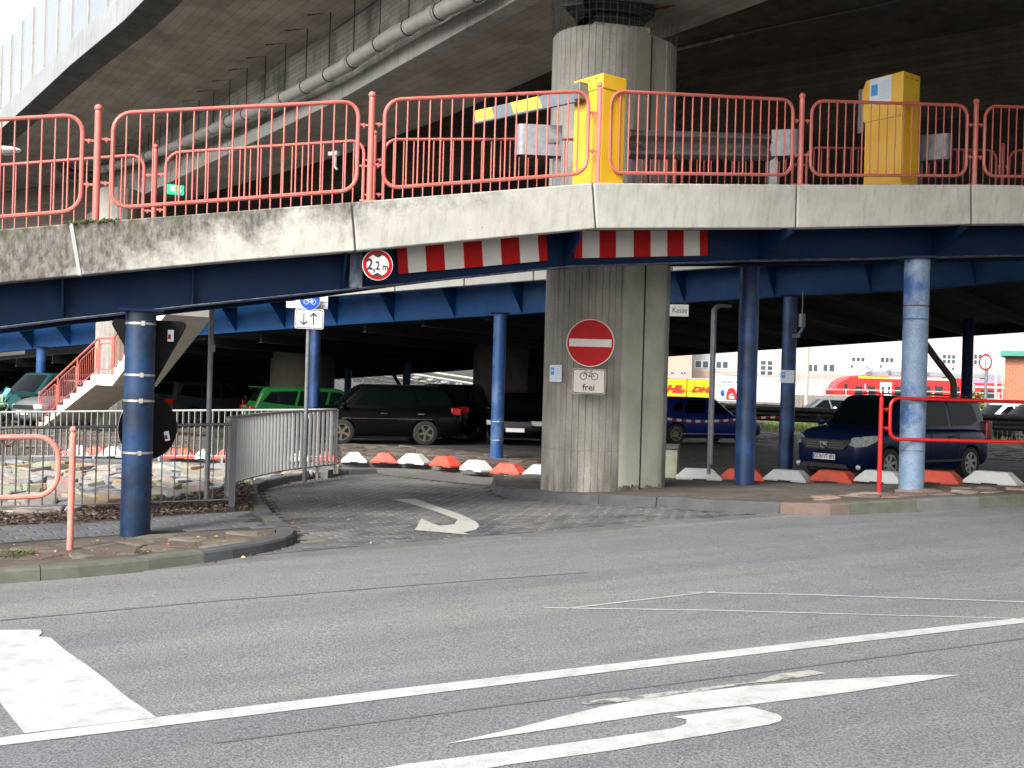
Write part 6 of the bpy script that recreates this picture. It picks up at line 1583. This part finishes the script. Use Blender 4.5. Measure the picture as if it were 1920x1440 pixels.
for k in range(29):
    a, c = tp[k], tp[k+1]; MB().add([a, c, c-Zv*.07, a-Zv*.07, a+Vector((0, .004, 0)), c+Vector((0, .004, 0)), c+Vector((0, .004, -.07)), a+Vector((0, .004, -.07))], [(0, 1, 2, 3), (7, 6, 5, 4), (0, 4, 5, 1), (3, 2, 6, 7)]).build('tape_section', [m_sred, m_wht][k % 2], tb)
# yellow box trailers with lettering, white trailer
m_dhl = mat('trailer_yellow', (.80, .50, .01), .4, var=.04); m_dred = mat('trailer_lettering_red', (.60, .02, .015), .5, var=.03)
def trailer(nm, label, px0, px1, py0, py1, Y, m, an=0):
    a, c = P(px0, py1, Y), P(px1, py0, Y); w, h = c.x-a.x, c.z-a.z; g = empty(nm, label, 'trailer', ((a.x+c.x)/2, Y, a.z), an)
    MB().box((0, 1.25, h/2), (w, 2.5, h)).build('box_body', m, g, bevel=.03); MB().box((0, -.012, h-.04), (w, .02, .08)).build('top_rail', m_post, g); MB().box((0, 1.25, -.25), (w*.98, 2.3, .25)).build('chassis', m_black, g)
    for sx in (-1, 1):
        for sy in (.1, 2.4): MB().tube([(sx*w*.32, sy-.12, a.z*0-.55), (sx*w*.32, sy+.12, -.55)], .45, 18).build('wheel', m_tyre, g, smooth=True)
    zz = T(g.location.x, Y)
    return g, w, h
g, w, h = trailer('box_trailer', 'yellow box trailer with red DHL letters, its left part hidden by the big pillar', 1215, 1288, 708, 742, 58, m_dhl)
text('lettering', 'DHL', .50, w*.5-.95, h*.38, m_dred, g, y=-.03, shear=.35, sx=1.5, bold=.03)
b = MB()
for k in range(3): b.box((w*.5-.28, -.03, h*.27+.06*k), (.42, .01, .025))
b.build('speed_lines', m_dred, g)
g, w, h = trailer('box_trailer', 'second yellow box trailer with red DHL letters, between the first one and the white trailer', 1288.6, 1345, 710, 746, 58, m_dhl)
text('lettering', 'DHL', .38, .0, h*.42, m_dred, g, y=-.03, shear=.35, sx=1.5, bold=.025); b = MB(); b.box((-.70, -.03, h*.36), (.28, .01, .02)); b.box((.72, -.03, h*.36), (.22, .01, .02)); b.build('speed_lines', m_dred, g)
m_wtr = mat('white_trailer_side', (.62, .66, .72), .4, var=.03)
g, w, h = trailer('box_trailer', 'white box trailer with grey Sparkassen-Card lettering and a red arch emblem', 1345.8, 1480, 704, 752, 57, m_wtr)
x0 = -w/2
text('lettering', 'er Sparkassen-Card', .21, x0+.52, h*.72, m_grey, g, y=-.03, sx=.62); text('lettering', 'für', .21, x0+.10, h*.56, m_grey, g, y=-.03, sx=.7)
MB().prism([(x0+.42, .10), (x0+.42, .35), (x0+.50, .62), (x0+.68, .72), (x0+.86, .62), (x0+.94, .35), (x0+.94, .10)], -.04, -.03).build('red_arch_emblem', m_dred, g)
b = MB(); b.box((x0+.60, -.045, .24), (.09, .01, .2)); b.box((x0+.74, -.045, .20), (.16, .01, .12)); b.box((x0+.70, -.045, .36), (.12, .01, .06)); b.build('emblem_shape', m_wht, g)
b = MB(); b.sphere((x0+.22, -.035, .42), .10, 10, 8, sc3=(1, .1, 1.6)); b.build('blue_figure', m_sblue, g)
# buildings
m_wall = mat('white_building_wall', (.42, .41, .395), .85, var=.05); m_pink = mat('pink_building_wall', (.44, .29, .24), .85, var=.05); m_win = mat('far_window', (.06, .08, .085), .2, var=.3, scale=.5); m_wfr = mat('window_frame', (.66, .66, .66), .6)
def building(label, px0, px1, Y, zt_, m, wins, depth=14, bands=(), roof=None):
    a, c = P(px0, 740, Y), P(px1, 740, Y); w = c.x-a.x; g = empty('building', label, 'building', ((a.x+c.x)/2, Y, T(a.x, Y)-.2)); h = zt_-g.location.z
    MB().box((0, depth/2, h/2), (w, depth, h)).build('wall', m, g)
    s = Y/F
    for (x0, x1, y0, y1, nx, ny) in wins:
        p0, p1 = P(x0, y1, Y), P(x1, y0, Y); X0, X1 = p0.x-g.location.x, p1.x-g.location.x; Z0, Z1 = p0.z-g.location.z, p1.z-g.location.z
        f = MB().box(((X0+X1)/2, -.03, (Z0+Z1)/2), (X1-X0, .06, Z1-Z0)).build('window', m_wfr, g); pw, ph = (X1-X0)/nx, (Z1-Z0)/ny
        for i in range(nx):
            for j in range(ny): MB().box((X0+pw*(i+.5), -.065, Z0+ph*(j+.5)), (pw*.74, .02, ph*.80)).build('pane', m_win, f)
    for (y0, y1, mm) in bands:
        Z0, Z1 = P(px0, y1, Y).z-g.location.z, P(px0, y0, Y).z-g.location.z; MB().box((0, -.02, (Z0+Z1)/2), (w, .04, Z1-Z0)).build('wall_band', mm, g)
    if roof: MB().box((0, depth/2, h+.25), (w+.6, depth+.6, .5)).build('roof', roof, g)
    return g
building('pale pink and cream building far behind the yellow trailers', 1170, 1296, 95, 13, m_pink, [(1256, 1264, 697, 700, 1, 1), (1276, 1286, 697, 700, 2, 1), (1180, 1200, 640, 660, 2, 1)])
building('white and pink office building with wide windows behind the white trailer', 1297, 1500, 98, 14, m_wall, [(1302, 1330, 676, 690, 2, 1), (1341, 1366, 677, 691, 2, 1), (1424, 1450, 676, 704, 2, 3), (1424, 1450, 713, 723, 2, 1), (1380, 1400, 640, 655, 2, 1)], bands=[(694, 706, m_pink)])
building('long white building with groups of narrow windows behind the red train', 1500.5, 1960, 150, 24, m_wall, [(1514, 1534, 682, 698, 2, 1), (1540, 1566, 682, 698, 2, 1), (1596, 1622, 670, 678, 3, 1), (1650, 1676, 670, 680, 3, 1), (1766, 1792, 665, 682, 3, 2), (1824, 1850, 664, 684, 3, 2), (1594, 1600, 684, 690, 1, 1), (1648, 1654, 684, 690, 1, 1), (1784, 1790, 688, 694, 1, 1)], bands=[(700, 709, m_pink)])
m_brk = mat('red_brick_wall', (.38, .14, .075), .85, var=.1, scale=2)
g = building('red brick building with green roof trim at the right edge', 1883, 2150, 58, 3.9, m_brk, [])
_w = P(2150, 740, 58).x-P(1883, 740, 58).x; g.rotation_euler.z = math.radians(-27); _l = P(1883, 740, 58); g.location.x = _l.x+_w/2*math.cos(math.radians(27)); g.location.y = 58-_w/2*math.sin(math.radians(27))
gtr = mat('green_roof_trim', (.04, .22, .16), .5)
MB().box((0, 6.5, P(1900, 667, 58).z-g.location.z+.1), (7.8, 14, .26)).build('roof', gtr, g)
# brick courses as real recessed joints
bb_ = MB(); hB = 3.9-g.location.z; bw_, bh_ = .30, .125; wB = P(2150, 740, 58).x-P(1883, 740, 58).x; r_ = 0
z = 0
while z < hB-.05:
    x = -wB/2+(0 if r_ % 2 else -.15)
    while x < wB/2:
        a0, a1 = max(-wB/2, x+.012), min(wB/2, x+bw_-.012)
        if a1 > a0: bb_.box(((a0+a1)/2, -.012, z+bh_/2), (a1-a0, .024, bh_-.024))
        x += bw_
    z += bh_; r_ += 1
tag(bb_.build('bricks', m_brk, g), kind='stuff')
for o in g.children:
    if o.name.startswith('wall'): o.data = o.data.copy(); o.data.materials[0] = mat('brick_mortar', (.30, .25, .2), .9)
# the red train
Yt = 116
m_tr = mat('train_red', (.62, .02, .02), .35, var=.04); m_trw = mat('train_window', (.03, .035, .04), .15); m_trd = mat('train_roof_grey', (.22, .24, .26), .5, var=.2, scale=2)
a, c = P(1561, 752, Yt), P(1806, 752, Yt); zt_ = P(1600, 704, Yt).z; zb_ = P(1600, 757, Yt).z
tr = empty('train', 'red regional train with white doors standing behind the parked cars', 'train', (a.x, Yt, zb_)); Lt = c.x-a.x; ht = zt_-zb_
def tz(py, px=1600): return P(px, py, Yt).z-zb_
MB().prism([(0, 0), (0, ht*.45), (.5, ht*.75), (1.6, ht*.96), (2.6, ht), (Lt, ht), (Lt, 0)], 0, 2.8).build('body', m_tr, tr, bevel=.15)
MB().box((Lt/2+1.5, -.02, tz(707)), (Lt-5, .04, .18)).build('white_stripe', m_wht, tr); MB().box((4.2, -.05, tz(707)), (3.2, .04, .2)).build('yellow_stripe', m_yarm, tr)
def twin(px0, px1, py0, py1, m=m_trw, nm='window'): 
    X0, X1 = P(px0, 720, Yt).x-a.x, P(px1, 720, Yt).x-a.x; Z0, Z1 = tz(py1, (px0+px1)/2), tz(py0, (px0+px1)/2)
    return MB().box(((X0+X1)/2, -.03, (Z0+Z1)/2), (X1-X0, .05, Z1-Z0)).build(nm, m, tr)
for x0, x1 in ((1604, 1617), (1627, 1641), (1678, 1692), (1735, 1745), (1753, 1768), (1782, 1800)): twin(x0, x1, 724, 742)
twin(1583, 1589, 719, 739)
for x0 in (1650, 1661.5):
    d_ = twin(x0, x0+10.5, 717, 746, m_wht, 'door'); o = twin(x0+3, x0+7.5, 725, 739); o.parent = d_; o.location.y = -.03; o.name = 'door_window'
text('lettering', '1', .9, P(1622, 720, Yt).x-a.x, tz(725), m_wht, tr, y=-.06)
rf_ = MB()
for k in range(7): rf_.box((5+k*2.0, 1.4, ht+.25+.1*(k % 2)), (1.7, 2.0, .45))
rf_.build('roof_equipment', m_trd, tr); pt_ = MB(); pt_.tube([(3.4, 1.4, ht), (4.6, 1.4, ht+.7), (3.8, 1.4, ht+.9)], .05, 4); pt_.tube([(5.5, 1.4, ht+.3), (6.6, 1.4, ht+.8)], .05, 4); pt_.build('pantograph', m_steeld, tr)
a2, c2 = P(1809, 752, Yt), P(1882, 752, Yt)
tr2 = empty('train', 'second red railway carriage with violet roof edge, ending at the brick building', 'train', (a2.x, Yt, zb_-.4))
MB().box(((c2.x-a2.x)/2+1.5, 1.4, ht/2), (c2.x-a2.x+3, 2.8, ht)).build('body', m_tr, tr2, bevel=.15); MB().box((.5, -.03, ht*.5), (1.0, .06, ht*.9)).build('gangway', m_trd, tr2); MB().box((2.3, -.03, ht*.60), (1.4, .05, ht*.3)).build('window', m_trw, tr2)
MB().box((2.3, -.02, ht*.86), (3.6, .04, .2)).build('white_stripe', m_wht, tr2); text('lettering', '2', .9, 3.35, ht*.56, m_wht, tr2, y=-.06); MB().box((2.4, 1.4, ht+.15), (2.8, 2.2, .4)).build('roof_edge', mat('violet_roof', (.30, .22, .42), .6), tr2)
# platform wall, white handrails, masts, round sign
MB_ = MB().box((P(1480, 720, 75).x, 75, .55), (10, .4, 1.7)).build('low_wall', mat('weathered_plank_wall', (.20, .17, .15), .9, var=.2, streak=.6)); tag(MB_, 'weathered low wall behind the trailers, left of the train', 'wall')
hr = empty('handrail', 'white double handrail in front of the red train', 'railing')
for py in (730, 741):
    MB().tube([P(1545, py, 82), P(1700, py+3, 82), P(1882, py+8, 82)], .045, 6).build('rail', m_post, hr)
for px in range(1545, 1890, 41): MB().tube([P(px, 728+(px-1545)*.024, 82), P(px, 765, 82)], .05, 6).build('post', m_post, hr)
def mast(label, px, py0, Y, r=.12, lattice=False):
    a = P(px, 765, Y); a.z = T(a.x, Y); t = P(px+1, py0, Y); g = empty('mast', label, 'mast', a); h = t.z-a.z
    if lattice:
        w = .35
        for s in (-1, 1): MB().tube([(s*w, 0, 0), (s*w*.7, 0, h)], .04, 4).build('leg', m_post, g)
        b = MB(); n_ = int(h/.7)
        for k in range(n_): s = 1 if k % 2 else -1; b.tube([(s*w*.95, 0, h*k/n_), (-s*w*.95, 0, h*(k+1)/n_)], .022, 3)
        b.build('lattice_brace', m_post, g)
    else: MB().tube([(0, 0, 0), (0, 0, h)], r, 8).build('tube', m_post, g, smooth=True)
mast('lattice catenary mast left of the column with the notice', 1458, 600, 88, lattice=True); mast('lattice catenary mast right of the column with the notice', 1506, 600, 92, lattice=True)
mast('plain pale mast beside the lattice mast', 1511, 600, 70, .13); mast('slim pale mast at the train nose', 1541, 600, 90, .07); mast('slim pale mast left of the round traffic sign', 1822, 600, 75, .09); mast('slim pale mast right of the round traffic sign', 1866, 600, 75, .09); mast('thin mast touching the brick building', 1879, 600, 72, .06)
q = P(1848, 679, 50); rs_ = empty('round_traffic_sign', 'round white traffic sign with red rim and bicycle on a thin pole before the train', 'sign', q, facing(1848, -.75))
rr_ = 15.5/F*50; MB().disc((0, 0), rr_, (0, .02), 36).build('plate', m_wht, rs_); MB().ring((0, 0), rr_*.8, rr_, (-.01, 0), 36).build('red_ring', m_sred, rs_); bike('bicycle_symbol', m_pgrey, rs_, 0, 0, .18, y=-.004)
MB().tube([(0, .06, rr_*.8), (0, .06, T(q.x, 50)-q.z)], .07, 10).build('pole', m_steel, rs_, smooth=True)
# bright fenced ramp seen through the gap over the black car
gp = empty('rear_ramp', 'bright fenced ramp seen through the gap above the black estate car', 'ramp')
m_br = mat('pale_ramp_wall', (.6, .6, .58), .8)  # pale concrete, one even tone
tl = [P(560, 700, 72), P(700, 728, 66), P(900, 760, 58)]; bl_ = [P(560, 735, 72), P(700, 760, 66), P(900, 790, 58)]
solid([P(560, 702, 72), P(740, 728, 65), P(960, 757, 58)], [P(560, 780, 72), P(740, 800, 65), P(960, 820, 58)], [P(560, 702, 72.3), P(740, 728, 65.3), P(960, 757, 58.3)], [P(560, 780, 72.3), P(740, 800, 65.3), P(960, 820, 58.3)], 'ramp_wall', m_br, gp)
for k in range(14):
    px = 640+k*20; Y = lerp(69, 59, k/13); y1 = 702+(px-560)*.142; MB().box((P(px, y1-8, Y).x, Y, P(px, y1-10, Y).z), (.12, .12, .9)).build('rail_post', m_post, gp)
MB().tube([P(640, 694, 69), P(920, 735, 59)], .05, 6).build('hand_rail', m_post, gp); MB().tube([P(640, 700, 69), P(920, 745, 59)], .04, 6).build('mid_rail', m_post, gp)
rl_ = empty('roof_edge_walkway', 'slatted walkway edge with hanging lamps behind the rusty slanting pipe', 'walkway')
for k, (y0, y1) in enumerate(((694, 712), (702, 722), (714, 732))): MB().tube([P(740, y0-6, 85), P(900, y1, 75)], .09, 4).build('beam', m_post, rl_)
for k in range(5):
    q = P(782+k*27, 709+k*4.2, 80-k); MB().sphere(q, .42, 10, 6, sc3=(1, .5, .45)).build('lamp', m_steeld, rl_)
# trees far off on the left top gap
def tree(label, px, Y, h, r):
    q = P(px, 740, Y); q.z = T(q.x, Y); g = empty('tree', label, 'tree', q)
    MB().tube([(0, 0, 0), (.1, 0, h*.4), (0, .1, h*.7)], [.16, .11, .05], 7).build('trunk', m_soil, g); b = MB()
    for k in range(900):
        u = random.uniform(-1, 1); a = random.uniform(0, 6.28); rr_ = r*random.uniform(.35, 1)**.5*(1+.25*math.sin(a*3+u*4)); c_ = Vector((rr_*math.sqrt(1-u*u)*math.cos(a), rr_*math.sqrt(1-u*u)*math.sin(a), h*.68+u*rr_*1.1)); M = Matrix.Translation(c_) @ Matrix.Rotation(random.uniform(0, 6), 4, Vector((random.random(), random.random(), random.random()+.1)).normalized())
        b.add([(-.1, 0, 0), (0, -.06, 0), (.1, 0, 0), (0, .06, 0)], [(0, 1, 2, 3)], M)
    b.build('crown', mat('young_foliage', (.16, .17, .03), .8, var=.4, scale=3), g)
tree('small yellow-green bush under the round traffic sign', 1826, 52, 1.9, .55)
